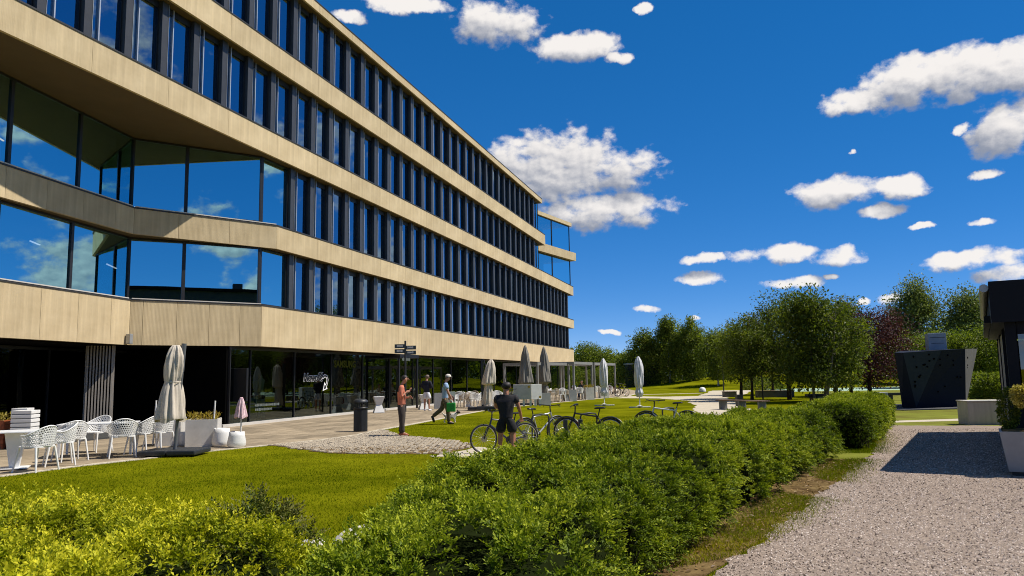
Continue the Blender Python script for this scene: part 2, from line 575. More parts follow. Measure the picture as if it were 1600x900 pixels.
# ------------------------------------------------------------------ office building
BX, BY, BROT = -9.78, 29.36, R(90 - 16.62)
bld = thing('office_building', 'long four-storey office building with beige fluted bands and dark window fins', 'building', (BX, BY, 0), BROT)
ZB = [(3.02, 4.60), (7.00, 7.93), (10.75, 11.74), (14.48, 15.50), (18.50, 18.90)]
END = [58.0, 58.5, 58.6, 45.9, 45.0]
AL = -20.0
def a_band(u): return 2.84 + 0.129 * (u + 3.67)
def a_glass(u): return 3.45 + 0.163 * (u + 3.2)
def band_line(i):
    if i == 0: return [(AL, a_band(AL)), (-3.67, 2.84), (0.0, 0.0), (END[0], 0.0)]
    if i == 1: return [(AL, a_band(AL)), (-3.67, 2.84), (0.9, 0.0), (END[1], 0.0)]
    return [(-24.0, 0.0), (END[i], 0.0)]
GC = (0.42, 0.45)

def panel(p, q, z0, z1, th=0.10):
    """one cladding panel between plan points p and q, its front on the line"""
    p, q = Vector(p + (0,)), Vector(q + (0,))
    d = q - p; L = d.length; d.normalize()
    ang = math.atan2(d.y, d.x)
    g = 0.005
    key = (round(L, 3), round(z1 - z0, 3))
    if key not in PANEL:
        mb = MB(); mb.box((L / 2, th / 2, (z1 - z0) / 2), (L - 2 * g, th, z1 - z0))
        PANEL[key] = mb.mesh('cladding_panel')
    return link('cladding_panel', PANEL[key], 'cladding', bld, (p.x, p.y, z0), ang)
PANEL = {}
def split(p, q, step, first=None):
    L = math.dist(p, q); ts = [0.0]
    if first: ts.append(first)
    while ts[-1] + step < L - 0.4: ts.append(ts[-1] + step)
    ts.append(L)
    return [(p[0] + (q[0] - p[0]) * t / L, p[1] + (q[1] - p[1]) * t / L) for t in ts]
for i, (z0, z1) in enumerate(ZB):
    ln_ = band_line(i)
    for k in range(len(ln_) - 1):
        step = 3.1
        first = None
        if len(ln_) == 4 and k == 0: step = 1.55
        if len(ln_) == 4 and k == 1: step, first = (1.13, 0.42) if i == 0 else (1.9, 1.55)
        pts = split(ln_[k], ln_[k + 1], step, first)
        for a, b in zip(pts[:-1], pts[1:]):
            panel(a, b, z0, z1)
    # end return
    e = END[i]
    panel((e, 0.10), (e, 1.6 if i != 3 else 1.6), z0, z1 - 0.002)
    # core behind the panels (dark joints), the soffit strip and the coping
    back = [(u, y + 0.105) for u, y in ln_]
    if i < 2:
        inner = [(AL, a_glass(AL) + 6), (-3.2, 7.5), (0.55, 7.0), (END[i] - 0.12, 7.0)]
    else:
        inner = [(-24.0, 7.5), (END[i] - 0.12, 7.5)]
    bk = back[:-1] + [(END[i] - 0.11, back[-1][1])]
    core = MB().prism(bk + inner[::-1], z0 + 0.012, z1 - 0.02)
    core.build('floor_slab', 'soffit', bld)
    for k in range(len(ln_) - 1):
        (u0, y0), (u1, y1) = ln_[k], ln_[k + 1]
        ang = math.atan2(y1 - y0, u1 - u0)
        L = math.dist(ln_[k], ln_[k + 1])
        mb = MB().box((L / 2, 0.13, 0.0), (L, 0.30, 0.05))
        mb.build('coping', 'coping', bld, (u0, y0, z1 + 0.027), ang)
        if i < 2 and k < 2:
            MB().box((L / 2, 0.05, 0.0), (L * 0.985, 0.16, 0.035)).build('sill', 'sill', bld, (u0, y0, z1 + 0.072), ang)
# roof slab behind the parapet, and the interior of each storey
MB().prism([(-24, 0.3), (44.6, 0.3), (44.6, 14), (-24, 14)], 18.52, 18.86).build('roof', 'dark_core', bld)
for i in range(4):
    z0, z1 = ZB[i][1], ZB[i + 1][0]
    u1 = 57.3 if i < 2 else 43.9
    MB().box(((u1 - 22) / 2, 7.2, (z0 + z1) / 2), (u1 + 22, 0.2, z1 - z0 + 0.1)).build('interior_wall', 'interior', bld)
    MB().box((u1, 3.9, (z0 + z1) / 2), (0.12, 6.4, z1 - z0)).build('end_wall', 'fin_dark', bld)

PITCHU = 1.55
def bay_meshes(h, tag_):
    f = MB().box((0, 0.10, h / 2), (0.28, 0.20, h)).mesh('fin')
    t = MB().box((0.148, 0.006, h / 2), (0.016, 0.04, h - 0.01)).mesh('edge_trim')
    w = MB()
    w.box((0.38, -0.01, h / 2), (0.045, 0.07, h))
    w2 = MB()
    w2.box((0.645, 0.03, 0.04), (1.29, 0.07, 0.08)); w2.box((0.645, 0.03, h - 0.11), (1.29, 0.07, 0.22))
    w2.box((1.26, 0.03, h / 2), (0.06, 0.07, h - 0.31)); w2.box((0.02, 0.03, h / 2), (0.04, 0.07, h - 0.31))
    p = MB()
    p.add([(0.04, 0, 0.08), (0.36, 0, 0.08), (0.36, 0, h - 0.22), (0.04, 0, h - 0.22)], [(0, 1, 2, 3)])
    p.add([(0.40, 0, 0.08), (1.23, 0, 0.08), (1.23, 0, h - 0.22), (0.40, 0, h - 0.22)], [(0, 1, 2, 3)])
    return f, t, w2.mesh('window'), w.mesh('mullion'), p.mesh('pane')
random.seed(3)
for fl in range(4):
    z0, z1 = ZB[fl][1] + 0.055, ZB[fl + 1][0]
    h = z1 - z0
    fm, tm, wm, mm, pmsh = bay_meshes(h, fl)
    # fin right edges lie at -3.66 + 1.55 k
    k0 = 4 if fl < 2 else (-13 if fl == 2 else -6)
    uend = 57.6 if fl < 2 else 44.2
    k = k0
    while True:
        ur = -3.66 + PITCHU * k
        if ur > uend + 0.01: break
        fin = link('fin', fm, 'fin_grey', bld, (ur - 0.14, 0.28, z0))
        link('edge_trim', tm, 'alu_dull', fin)
        if ur + 1.29 < uend + 0.2:
            win = link('window', wm, 'fin_dark', bld, (ur, 0.44, z0))
            link('mullion', mm, 'alu', win)
            pn = link('pane', pmsh, 'glass_upper', win, (0, 0.03, 0), random.gauss(0, 0.0035)); pn.rotation_euler.x = random.gauss(0, 0.003)
            if random.random() < 0.46:
                lo = random.choice([0.02, 0.02, random.uniform(0.2, 0.85) * h, random.uniform(0.5, 0.85) * h])
                hi = h * 0.98 if lo > 0.1 else random.choice([random.uniform(0.3, 0.7), 0.62, 0.98]) * h
                MB().box((0.80, 0, (lo + hi) / 2), (0.74, 0.02, hi - lo)).build('blind', 'blind', win, (0, 0.16, 0))
        k += 1

# the large panes of the folded recess, storeys one and two
def big_pane(p, q, z0, z1, blind=None):
    L = math.dist(p, q); ang = math.atan2(q[1] - p[1], q[0] - p[0])
    f = MB()
    f.box((L / 2, 0, 0.03), (L, 0.08, 0.06)); f.box((L / 2, 0, z1 - z0 - 0.035), (L, 0.08, 0.07))
    f.box((0.03, 0, (z1 - z0) / 2), (0.06, 0.10, z1 - z0 - 0.13)); f.box((L - 0.03, 0, (z1 - z0) / 2), (0.06, 0.10, z1 - z0 - 0.13))
    w = f.build('window', 'fin_dark', bld, (p[0], p[1], z0), ang)
    h = z1 - z0
    MB().add([(0.06, 0, 0.06), (L - 0.06, 0, 0.06), (L - 0.06, 0, h - 0.07), (0.06, 0, h - 0.07)], [(0, 1, 2, 3)]).build('pane', 'glass_big', w)
    if blind:
        a, b, lo, hi = blind
        MB().box(((a + b) / 2 * L, 0.25, (lo + hi) / 2 * h), ((b - a) * L, 0.02, (hi - lo) * h)).build('blind', 'blind', w)
    return w
def ag(u): return (u, a_glass(u))
def bg_(t): return (-3.2 + (GC[0] + 3.2) * t, 3.45 - (3.45 - GC[1]) * t)
for fl, (joints, bl) in enumerate((([-14.6, -9.15, -6.15, -3.2], {1: (0.05, 0.9, 0.05, 0.72)}), ([-14.6, -8.9, -6.0, -3.2], {}))):
    z0, z1 = ZB[fl][1] + 0.09, ZB[fl + 1][0] - 0.005
    us = [AL] + joints
    for k in range(len(us) - 1):
        big_pane(ag(us[k]), ag(us[k + 1]), z0, z1, bl.get(k))
    big_pane(bg_(0), bg_(0.40), z0, z1); big_pane(bg_(0.40), bg_(1.0), z0, z1)
    MB().box((0, 0, (z1 - z0) / 2), (0.09, 0.09, z1 - z0)).build('corner_post', 'fin_dark', bld, (-3.2, 3.45, z0))
    MB().box((0, 0, (z1 - z0) / 2), (0.09, 0.09, z1 - z0)).build('corner_post', 'fin_dark', bld, (GC[0], GC[1] + 0.02, z0))
    big_pane((GC[0] + 0.05, GC[1] + 0.02), (-3.66 + PITCHU * 4 - 0.28, 0.46), z0, z1)
# lights and furnishings seen through the panes
for (u, y, z, L) in ((-6.6, 6.0, 10.1, 1.3), (-5.2, 5.6, 6.6, 0.8), (-2.0, 5.4, 6.2, 1.2), (-1.2, 5.0, 8.6, 1.0)):
    MB().box((0, 0, 0), (L, 0.05, 0.03)).build('ceiling_light', 'strip_light' if z > 10 else 'strip_light_white', bld, (u, y, z), 0.5)

# glass volume on the far end, above the second band
w0, w1 = (44.6, 3.0), (57.0, -0.02)
ang = math.atan2(w1[1] - w0[1], w1[0] - w0[0]); Lw = math.dist(w0, w1)
for z0, z1 in ((11.80, 14.55), (15.50, 18.45)):
    for a, b in ((0, 0.33), (0.33, 0.66), (0.66, 1.0)):
        p = (w0[0] + (w1[0] - w0[0]) * a, w0[1] + (w1[1] - w0[1]) * a); q = (w0[0] + (w1[0] - w0[0]) * b, w0[1] + (w1[1] - w0[1]) * b)
        big_pane(p, q, z0, z1)
for z0, z1, o, x in ((14.55, 15.45, 0.45, 0.7), (18.47, 18.86, 0.22, 0.25)):
    MB().box((Lw / 2 + x / 2, 3.0 - o, (z1 - z0) / 2), (Lw + x, 6.0, z1 - z0)).build('end_block_band', 'cladding', bld, (w0[0], w0[1], z0), ang)
MB().box((Lw / 2, 3.4, 3.4), (Lw - 0.2, 0.2, 6.8)).build('interior_wall', 'interior', bld, (w0[0], w0[1], 11.76), ang)
for z0, z1 in ((11.80, 14.48), (15.56, 18.50)):      # glazed return at the step
    f = MB().box((0, 0, (z1 - z0) / 2), (0.06, 0.06, z1 - z0)).build('window', 'fin_dark', bld, (45.0, 0.5, z0))
    MB().add([(-0.6, 0.0, 0), (0.0, 0.0, 0), (0.0, 0.0, z1 - z0), (-0.6, 0.0, z1 - z0), (0.0, 2.4, 0), (0, 2.4, z1 - z0)], [(0, 1, 2, 3), (1, 4, 5, 2)]).build('pane', 'glass_big', f)

# ground storey: shop fronts set back under the band
SH = 0.75
zt = 3.0
for k in range(20):
    u0, wv_ = (-0.9, 1.25) if k == 0 else (0.35 + 3.1 * (k - 1), 3.1)
    if u0 > 57: break
    f = MB()
    f.box((wv_ / 2, 0, 0.05), (wv_, 0.09, 0.10)); f.box((wv_ / 2, 0, zt - 0.05), (wv_, 0.09, 0.10))
    f.box((0.02, 0, zt / 2), (0.04, 0.10, zt - 0.2))
    w = f.build('shop_window', 'fin_dark', bld, (u0, SH, 0.0))
    MB().add([(0.04, 0, 0.1), (wv_, 0, 0.1), (wv_, 0, zt - 0.1), (0.04, 0, zt - 0.1)], [(0, 1, 2, 3)]).build('pane', 'glass_shop', w)
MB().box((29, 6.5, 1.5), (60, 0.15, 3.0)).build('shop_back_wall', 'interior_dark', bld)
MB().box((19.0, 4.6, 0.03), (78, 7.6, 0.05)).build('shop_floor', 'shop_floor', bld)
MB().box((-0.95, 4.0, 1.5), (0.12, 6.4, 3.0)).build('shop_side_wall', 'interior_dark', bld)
# sill line in front of the shop windows
MB().box((27, 0.60, 0.05), (57, 0.22, 0.10)).build('plinth', 'sill', bld)
# what shows inside the first shop: pale panels, a counter, two dressed torsos
for (u, y, z, sx, sy, sz, m) in ((0.2, 2.6, 1.5, 0.8, 0.05, 1.9, 'shop_display'), (1.4, 3.2, 1.75, 0.35, 0.05, 1.3, 'shop_pale'),
                                 (2.1, 3.1, 1.75, 0.3, 0.05, 1.2, 'shop_display'), (1.0, 1.9, 0.55, 2.4, 0.5, 0.9, 'shop_display'),
                                 (-0.4, 1.6, 1.2, 0.5, 0.05, 2.2, 'shop_display'), (3.2, 2.4, 0.5, 0.5, 0.5, 0.8, 'shop_pale')):
    MB().box((u, y, z), (sx, sy, sz)).build('shop_display', m, bld)
for u in (0.15, 2.5):
    mb = MB().lathe([(0.02, 0), (0.16, 0.02), (0.12, 0.25), (0.17, 0.5), (0.19, 0.62), (0.06, 0.72), (0.05, 0.8), (0.0, 0.82)], (u, 1.7, 1.1), 12, sy=0.6)
    mb.cyl((u, 1.7, 0.1), (u, 1.7, 1.12), 0.02)
    mb.build('mannequin', 'shop_pale', bld)
MB().bevbox((-0.55, 0.55, 1.55), (0.12, 0.75, 1.25), 0.02).build('wall_screen', 'black', bld)
# recess beneath the fold: dark glazing, ribbed steel column, louvres
def dark_pane(p, q, h=2.95):
    L = math.dist(p, q); a = math.atan2(q[1] - p[1], q[0] - p[0])
    f = MB(); f.box((L / 2, 0, 0.05), (L, 0.09, 0.10)); f.box((L / 2, 0, h - 0.05), (L, 0.09, 0.1)); f.box((0.03, 0, h / 2), (0.06, 0.1, h - 0.2))
    w = f.build('shop_window', 'fin_dark', bld, (p[0], p[1], 0), a)
    MB().add([(0.06, 0, 0.1), (L, 0, 0.1), (L, 0, h - 0.1), (0.06, 0, h - 0.1)], [(0, 1, 2, 3)]).build('pane', 'glass_recess', w)
RP = [(u_, a_band(u_) + 2.3) for u_ in (-20, -16.5, -13, -10, -7.5, -5.0, -2.6, -1.05)]
for p, q in zip(RP[:-1], RP[1:]): dark_pane(p, q)
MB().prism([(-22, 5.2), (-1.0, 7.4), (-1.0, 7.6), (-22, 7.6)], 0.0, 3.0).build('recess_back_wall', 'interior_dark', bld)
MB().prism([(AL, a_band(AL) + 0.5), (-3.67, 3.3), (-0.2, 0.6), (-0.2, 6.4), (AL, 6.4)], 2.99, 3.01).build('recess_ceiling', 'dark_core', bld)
cu, cy_ = -3.9, a_band(-3.9) + 1.0
CROT = -BROT + 0.47
cc = MB().box((0, 0, 1.5), (0.80, 0.80, 3.0)).build('ribbed_column', 'dark_core', bld, (cu, cy_, 0), CROT)
rib = MB().box((0, 0, 1.5), (0.05, 0.05, 2.995)).mesh('rib')
for f in range(4):
    for k in range(9):
        a_ = f * PI / 2; x_ = (k - 4) * 0.094
        link('rib', rib, 'steel_rib', cc, (x_ * math.cos(a_) + 0.425 * math.sin(a_), x_ * math.sin(a_) - 0.425 * math.cos(a_), 0), a_)
# louvre slats: about two pixels each, one joined piece
mb = MB()
for k in range(40):
    mb.box((0, 0, 0.25 + k * 0.068), (1.5, 0.05, 0.035))
o = mb.build('louvre_slats', 'alu_dull', bld, (-9.55, 3.05, 0), 0.13); o['kind'] = 'stuff'
MB().box((0, 0.05, 1.5), (1.55, 0.03, 2.98)).build('louvre_backing', 'dark_core', bld, (-9.55, 3.05, 0), 0.13)
MB().bevbox((0, 0, 0), (0.16, 0.18, 0.36), 0.02).build('wall_lamp', 'alu_dull', bld, (-3.80, 2.70, 3.22), 0.1)

# writing on the shop glass
def text_mesh(body, size, offset=0.0, extrude=0.002, shear=0.0, spacing=1.0):
    cu_ = bpy.data.curves.new('t', 'FONT'); cu_.body = body; cu_.size = size
    cu_.extrude = extrude; cu_.offset = offset; cu_.align_x = 'CENTER'; cu_.align_y = 'CENTER'; cu_.space_character = spacing
    cu_.shear = shear; cu_.resolution_u = 3
    ob = bpy.data.objects.new('t', cu_); col.objects.link(ob)
    bpy.context.view_layer.update()
    me = bpy.data.meshes.new_from_object(ob.evaluated_get(bpy.context.evaluated_depsgraph_get()))
    bpy.data.objects.remove(ob); bpy.data.curves.remove(cu_)
    me.transform(Matrix.Rotation(PI / 2, 4, 'X'))
    return me
def lettering(name, body, size, u, y, z, m, parent=bld, **kw):
    me = text_mesh(body, size, **kw)
    return link(name, me, m, parent, (u, y, z))
lettering('shop_lettering', 'SAMSUNG', 0.46, 7.9, SH - 0.012, 2.42, 'olive_print', offset=0.014)
lettering('sticker_outline', 'Nowość', 0.46, 5.03, SH - 0.010, 1.79, 'white_print', offset=0.036, shear=0.08, spacing=0.92)
lettering('sticker_lettering', 'Nowość', 0.46, 5.03, SH - 0.022, 1.79, 'black', offset=0.016, shear=0.08, spacing=0.92)
arc = [Vector((5.85, 0, 1.80)), Vector((6.0, 0, 1.88)), Vector((6.18, 0, 1.84)), Vector((6.26, 0, 1.68)), Vector((6.18, 0, 1.48)), Vector((6.02, 0, 1.34))]
def ribbon(pts, w, y, m, name, head):
    mb = MB(); vs = []
    for i, p in enumerate(pts):
        t = (pts[min(i + 1, len(pts) - 1)] - pts[max(i - 1, 0)]).normalized()
        nrm = Vector((-t.z, 0, t.x))
        vs += [p + nrm * w / 2, p - nrm * w / 2]
    mb.add([(v.x, y, v.z) for v in vs], [(2 * i, 2 * i + 1, 2 * i + 3, 2 * i + 2) for i in range(len(pts) - 1)])
    tip = pts[-1]; t = (pts[-1] - pts[-2]).normalized(); nrm = Vector((-t.z, 0, t.x))
    a, b, c = tip + t * head * 0.9, tip + nrm * head * 0.75 - t * head * 0.5, tip - nrm * head * 0.75 - t * head * 0.5
    mb.add([(v.x, y - 0.001, v.z) for v in (a, b, c)], [(0, 1, 2)])
    return mb.build(name, m, bld)
ribbon(arc, 0.15, SH - 0.010, 'white_print', 'sticker_arrow_outline', 0.28)
ribbon(arc, 0.07, SH - 0.018, 'black', 'sticker_arrow', 0.15)
mb = MB()
for r_, z in ((0, 0.72), (1, 0.55)):          # two faint lines of small print, not legible in the photograph
    x = 0.75
    while x < (2.3 if r_ == 0 else 1.85):
        w_ = random.uniform(0.05, 0.12); mb.box((x + w_ / 2, SH - 0.008, z), (w_ * 0.75, 0.002, random.uniform(0.07, 0.11))); x += w_
mb.build('window_print', 'grey_print', bld)
# black entrance porch with its sign
MB().bevbox((0, 0, 0), (2.5, 1.0, 0.20), 0.02).build('porch_roof', 'black', bld, (13.2, 0.20, 2.90))
MB().box((0, 0, 1.4), (0.10, 0.10, 2.8)).build('porch_post', 'fin_dark', bld, (12.0, -0.2, 0))
MB().box((0, 0, 1.4), (0.10, 0.10, 2.8)).build('porch_post', 'fin_dark', bld, (14.4, -0.2, 0))
mb = MB(); x = 12.15; rr_ = random.Random(4)
while x < 13.1:                              # a short pale word, not legible in the photograph
    w_ = rr_.uniform(0.05, 0.10); mb.box((x + w_ / 2, -0.32, 2.72), (w_ * 0.7, 0.01, rr_.uniform(0.12, 0.2))); x += w_ if rr_.random() > 0.12 else w_ + 0.1
mb.build('porch_print', 'grey_print', bld)

# ------------------------------------------------------------------ ground
def grass_mat():
    m = pm('grass', (0.088, 0.105, 0.002), 0.95, 0.35, 0.35, bump=0.6, bscale=40, spec=0.0, alt=(0.145, 0.145, 0.004))
    return m
grass_mat()
pm('paving', (0.27, 0.215, 0.145), 0.85, 0.25, 1.6, bump=0.15, bscale=60, rnd=0.24, spec=0.2)
pm('kerb', (0.50, 0.44, 0.34), 0.85, 0.15, 3.0, bump=0.2)
pm('sand', (0.47, 0.41, 0.31), 0.95, 0.18, 1.2, bump=0.3, bscale=30, spec=0.1)
pm('gravel_bed', (0.27, 0.21, 0.165), 0.95, 0.45, 26.0, bump=1.0, bscale=38, spec=0.15)
pm('stone', (0.40, 0.345, 0.305), 0.9, 0.3, 9.0, spec=0.2)
pm('soil', (0.10, 0.058, 0.028), 1.0, 0.5, 3.0, bump=0.8, bscale=25, spec=0.0, alt=(0.15, 0.105, 0.045))
pm('cobble', (0.42, 0.355, 0.265), 0.9, 0.3, 5.0, bump=0.2, spec=0.2)
pm('dry_grass', (0.19, 0.17, 0.035), 1.0, 0.4, 0.6, bump=0.6, bscale=30, spec=0.05, alt=(0.14, 0.16, 0.02))
pm('court', (0.30, 0.42, 0.30), 0.9, 0.1, 0.3)

def ragged(poly, amp=0.06, step=0.22, seed=0, first=0, last=None):
    """the same outline with a natural, uneven edge"""
    r = random.Random(seed); out = []
    n_ = len(poly); last = n_ if last is None else last
    for i in range(n_):
        a_, b_ = poly[i], poly[(i + 1) % n_]
        out.append(a_)
        if first <= i < last:
            k_ = max(1, int(math.dist(a_, b_) / step))
            dx, dy = b_[0] - a_[0], b_[1] - a_[1]; L_ = math.hypot(dx, dy)
            o_ = 0.0
            for j in range(1, k_):
                t = j / k_; o_ = 0.55 * o_ + r.gauss(0, amp)
                out.append((a_[0] + dx * t - dy / L_ * o_, a_[1] + dy * t + dx / L_ * o_))
    return out
mb = MB()
n = 40
RR = [0, 30, 80, 200, 600, 1500]
for i, r in enumerate(RR[1:]):
    pass
vs = [(0, 0, 0)]; fs = []
for r in RR[1:]:
    for k in range(n):
        vs.append((r * math.cos(2 * PI * k / n), 60 + r * math.sin(2 * PI * k / n), 0))
vs[0] = (0, 60, 0)
for k in range(n): fs.append((0, 1 + k, 1 + (k + 1) % n))
for j in range(len(RR) - 2):
    for k in range(n):
        a = 1 + j * n; b = 1 + (j + 1) * n
        fs.append((a + k, b + k, b + (k + 1) % n, a + (k + 1) % n))
mb.add(vs, fs)
struct('ground', mb, 'grass')

TER = [(-30, 4), (-13.2, 8.0), (-9.51, 14.24), (-8.97, 15.76), (-8.25, 17.0), (-7.39, 18.7), (-6.31, 20.25), (-5.45, 21.5), (-4.75, 23.2), (-4.45, 25.4),
       (-3.81, 27.9), (-3.15, 31.0), (-2.38, 34.9), (-1.40, 39.2), (-0.1, 42.8), (1.5, 46.3), (4.1, 51.2), (6.75, 56.6), (9.2, 61.0), (12.5, 75), (14, 96), (4, 96)]
ter_poly = TER + [(-14, 40), (-30, 34)]
ter = struct('terrace', MB().prism(ter_poly, -0.3, 0.006), 'paving')
def to_b(x, y):
    dx, dy = x - BX, y - BY
    c, s = math.cos(BROT), math.sin(BROT)
    return dx * c + dy * s, -dx * s + dy * c
def from_b(u, v):
    c, s = math.cos(BROT), math.sin(BROT)
    return BX + u * c - v * s, BY + u * s + v * c
slab_me = MB().box((0, 0, 0.016), (1.19, 0.59, 0.032)).mesh('paving_slab')
cand = []
for iu in range(-16, 40):
    for iv in range(-16, 6):
        u = iu * 1.2 + (0.6 if iv % 2 else 0); v = iv * 0.6
        cs = [from_b(u + a * 0.6, v + b * 0.3) for a in (-1, 1) for b in (-1, 1)]
        x, y = from_b(u, v)
        if y < 12 or not all(inpoly(np.array([c[0]]), np.array([c[1]]), ter_poly)[0] for c in cs): continue
        if v > (0.3 if u > -1 else 3.0): continue
        if abs(x) > 0.70 * y + 0.6: continue
        cand.append((math.hypot(x, y), x, y))
cand.sort()
for d_, x, y in cand[:300]:
    link('paving_slab', slab_me, 'paving', ter, (x, y, random.uniform(-0.003, 0.003) - 0.022), BROT)
if len(cand) > 300:
    mb = MB()
    for d_, x, y in cand[300:]:
        mb.box((x, y, -0.006 + random.uniform(-0.003, 0.003)), (1.19, 0.59, 0.032), BROT)
    o = mb.build('paving_slabs', 'paving', ter); o['kind'] = 'stuff'
kb = MB()
E_ = [Vector(p + (0,)) for p in TER[1:20]]
for a, b in zip(E_[:-1], E_[1:]):
    d = (b - a); L = d.length; kb.box(((a + b) / 2 + Vector((0, 0, 0.0)))[:], (L + 0.04, 0.16, 0.035 + 0.0), math.atan2(d.y, d.x))
kerb = struct('kerb', kb, 'kerb')
COB = ragged([(-6.45, 19.95), (-5.35, 21.55), (-4.65, 23.2), (-4.35, 25.3), (-3.5, 22.9), (-2.6, 21.8), (-1.4, 20.3), (-1.0, 18.8), (-1.58, 16.9), (-3.49, 17.3), (-4.89, 18.2)], 0.07, 0.2, 1)
struct('cobble_bed', MB().prism(COB, -0.2, 0.010), 'soil')
mb = MB()
xs, ys = np.meshgrid(np.arange(-7, 0, 0.125), np.arange(16, 26, 0.125))
ins = inpoly(xs.ravel(), ys.ravel(), [(x * 0.985 - 0.05, y) for x, y in COB])
for x, y in zip(xs.ravel()[ins], ys.ravel()[ins]):
    fr = 0.35 if y < 17.9 + (-(x) * 0.12) else 0.06
    if random.random() < fr: continue
    mb.box((x + random.uniform(-.012, .012), y + random.uniform(-.012, .012), 0.012), (0.10, 0.10, 0.03 + random.uniform(0, 0.014)), random.uniform(-.15, .15), taper=0.82)
o = mb.build('cobbles', 'cobble'); o['kind'] = 'stuff'; tag(o, 'pale cobble stones set in the soil patch beside the terrace', 'cobbles')
SAND = ragged([(-1.75, 16.45), (-1.0, 18.6), (0.2, 18.0), (1.3, 17.4), (1.6, 16.2), (0.6, 15.4), (-0.6, 15.8)], 0.07, 0.16, 2)
struct('sand_patch', MB().prism(SAND, -0.2, 0.007), 'sand')
PATHS = {'path': [(7.6, 30.2), (8.0, 33.4), (9.3, 39.5), (10.9, 48.5), (10.2, 53.5), (7.2, 56.0), (9.2, 60.8), (11.0, 57.6), (13.9, 57.6), (16.0, 64.0), (19.5, 75.0), (23.5, 75.0), (19.0, 62.0), (14.6, 52.5), (12.4, 42.0), (10.3, 33.4), (9.8, 31.5)]}
PATHS['path'] = ragged(PATHS['path'], 0.09, 0.5, 3)
struct('path', MB().prism(PATHS['path'], -0.2, 0.006), 'sand')
struct('path', MB().prism([(8.2, 64.5), (16.0, 66.3), (16.2, 65.2), (8.0, 63.6)], -0.2, 0.009), 'sand')
struct('path', MB().prism([(11.6, 24.6), (11.8, 25.4), (15.8, 26.2), (24, 26.6), (24, 25.7), (15.6, 25.2)], -0.2, 0.006), 'sand')
struct('sports_court', MB().prism([(24, 66), (27, 88), (80, 88), (80, 62)], -0.2, 0.006), 'court')
GRV = [(-1.2, -4), (-1.2, 1.0), (0.2, 4.2), (1.50, 6.4), (2.55, 8.0), (4.35, 10.9), (6.6, 14.5), (8.0, 17.0), (9.3, 19.6), (10.4, 22.3), (11.4, 23.3), (13.9, 22.6), (20, 19.0), (28, 12), (28, -4)]
GRV = ragged(GRV, 0.045, 0.14, 4, 2, 11)
struct('gravel_path', MB().prism(GRV, -0.2, 0.012), 'gravel_bed')
DRY = [(-1.4, 0.6), (0.2, 4.2), (1.50, 6.4), (2.55, 8.0), (4.35, 10.9), (6.6, 14.5), (8.0, 17.0), (9.3, 19.6), (10.4, 22.3), (11.4, 23.3), (13.9, 22.6), (22, 18.0), (26, 30), (40, 70), (26, 66), (12.5, 33), (10.6, 26), (8.0, 20.0), (5.2, 15.0), (2.0, 9.0), (-0.2, 5.0), (-2.0, 1.0)]
struct('dry_lawn', MB().prism(DRY, -0.2, 0.004), 'dry_grass')
SOIL = [(-0.6, 3.2), (0.25, 4.2), (1.50, 6.4), (2.58, 8.0), (4.38, 10.9), (6.6, 14.5), (5.9, 14.9), (3.6, 11.6), (1.6, 8.6), (0.4, 6.6), (-0.7, 4.6)]
struct('soil_strip', MB().prism(SOIL, -0.2, 0.009), 'soil')
# grassy mound
nx = 40
vs, fs = [], []
for i in range(nx + 1):
    for j in range(nx + 1):
        x = 8 + i / nx * 52; y = 72 + j / nx * 40
        z = 1.9 * math.exp(-((x - 33) / 10) ** 2 - ((y - 96) / 10) ** 2) + 0.4 * math.exp(-((x - 22) / 6) ** 2 - ((y - 96) / 9) ** 2) - 0.06
        vs.append((x, y, z))
for i in range(nx):
    for j in range(nx):
        a = i * (nx + 1) + j
        fs.append((a, a + nx + 1, a + nx + 2, a + 1))
mb = MB(); mb.add(vs, fs, 0, True)
struct('grass_mound', mb, 'grass')

ob = thing('far_office_block', 'dark flat-roofed office block behind the viewer, seen only mirrored in the folded glass', 'building', (45, -33, 0), R(42))
pm('block_wall', (0.035, 0.033, 0.032), 0.8, 0.2, 0.3)
MB().box((0, 0, 6.8), (80, 16, 13.6)).build('wall', 'block_wall', ob)
MB().box((0, 0, 13.8), (81, 17, 0.4)).build('roof', 'dark_core', ob)
MB().box((8, 2, 14.7), (1.2, 1.2, 1.4)).build('chimney', 'block_wall', ob)
for k in range(3):
    MB().box((0, 8.05, 3.0 + 3.6 * k), (76, 0.1, 1.4)).build('window_band', 'glass_upper', ob)
# ------------------------------------------------------------------ vegetation
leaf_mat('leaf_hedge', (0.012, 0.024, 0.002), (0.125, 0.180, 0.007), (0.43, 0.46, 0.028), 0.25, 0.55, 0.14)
leaf_mat('leaf_bright', (0.022, 0.040, 0.002), (0.25, 0.285, 0.008), (0.66, 0.60, 0.03), 0.28, 0.55, 0.14)
leaf_mat('leaf_purple_dark', (0.012, 0.022, 0.004), (0.075, 0.115, 0.012), (0.16, 0.15, 0.03), 0.25)
leaf_mat('leaf_tree', (0.045, 0.070, 0.006), (0.165, 0.205, 0.016), (0.36, 0.38, 0.04), 0.42)
leaf_mat('leaf_dark_tree', (0.028, 0.046, 0.004), (0.115, 0.150, 0.012), (0.32, 0.33, 0.035), 0.38)
leaf_mat('leaf_poplar', (0.055, 0.080, 0.014), (0.16, 0.19, 0.04), (0.36, 0.38, 0.14), 0.32)
leaf_mat('leaf_maroon', (0.028, 0.009, 0.010), (0.075, 0.020, 0.026), (0.21, 0.07, 0.085), 0.26)
leaf_mat('leaf_yellow', (0.16, 0.12, 0.01), (0.42, 0.34, 0.05), (0.65, 0.55, 0.2), 0.3)
leaf_mat('leaf_orange', (0.14, 0.09, 0.01), (0.36, 0.25, 0.03), (0.5, 0.42, 0.08), 0.3)
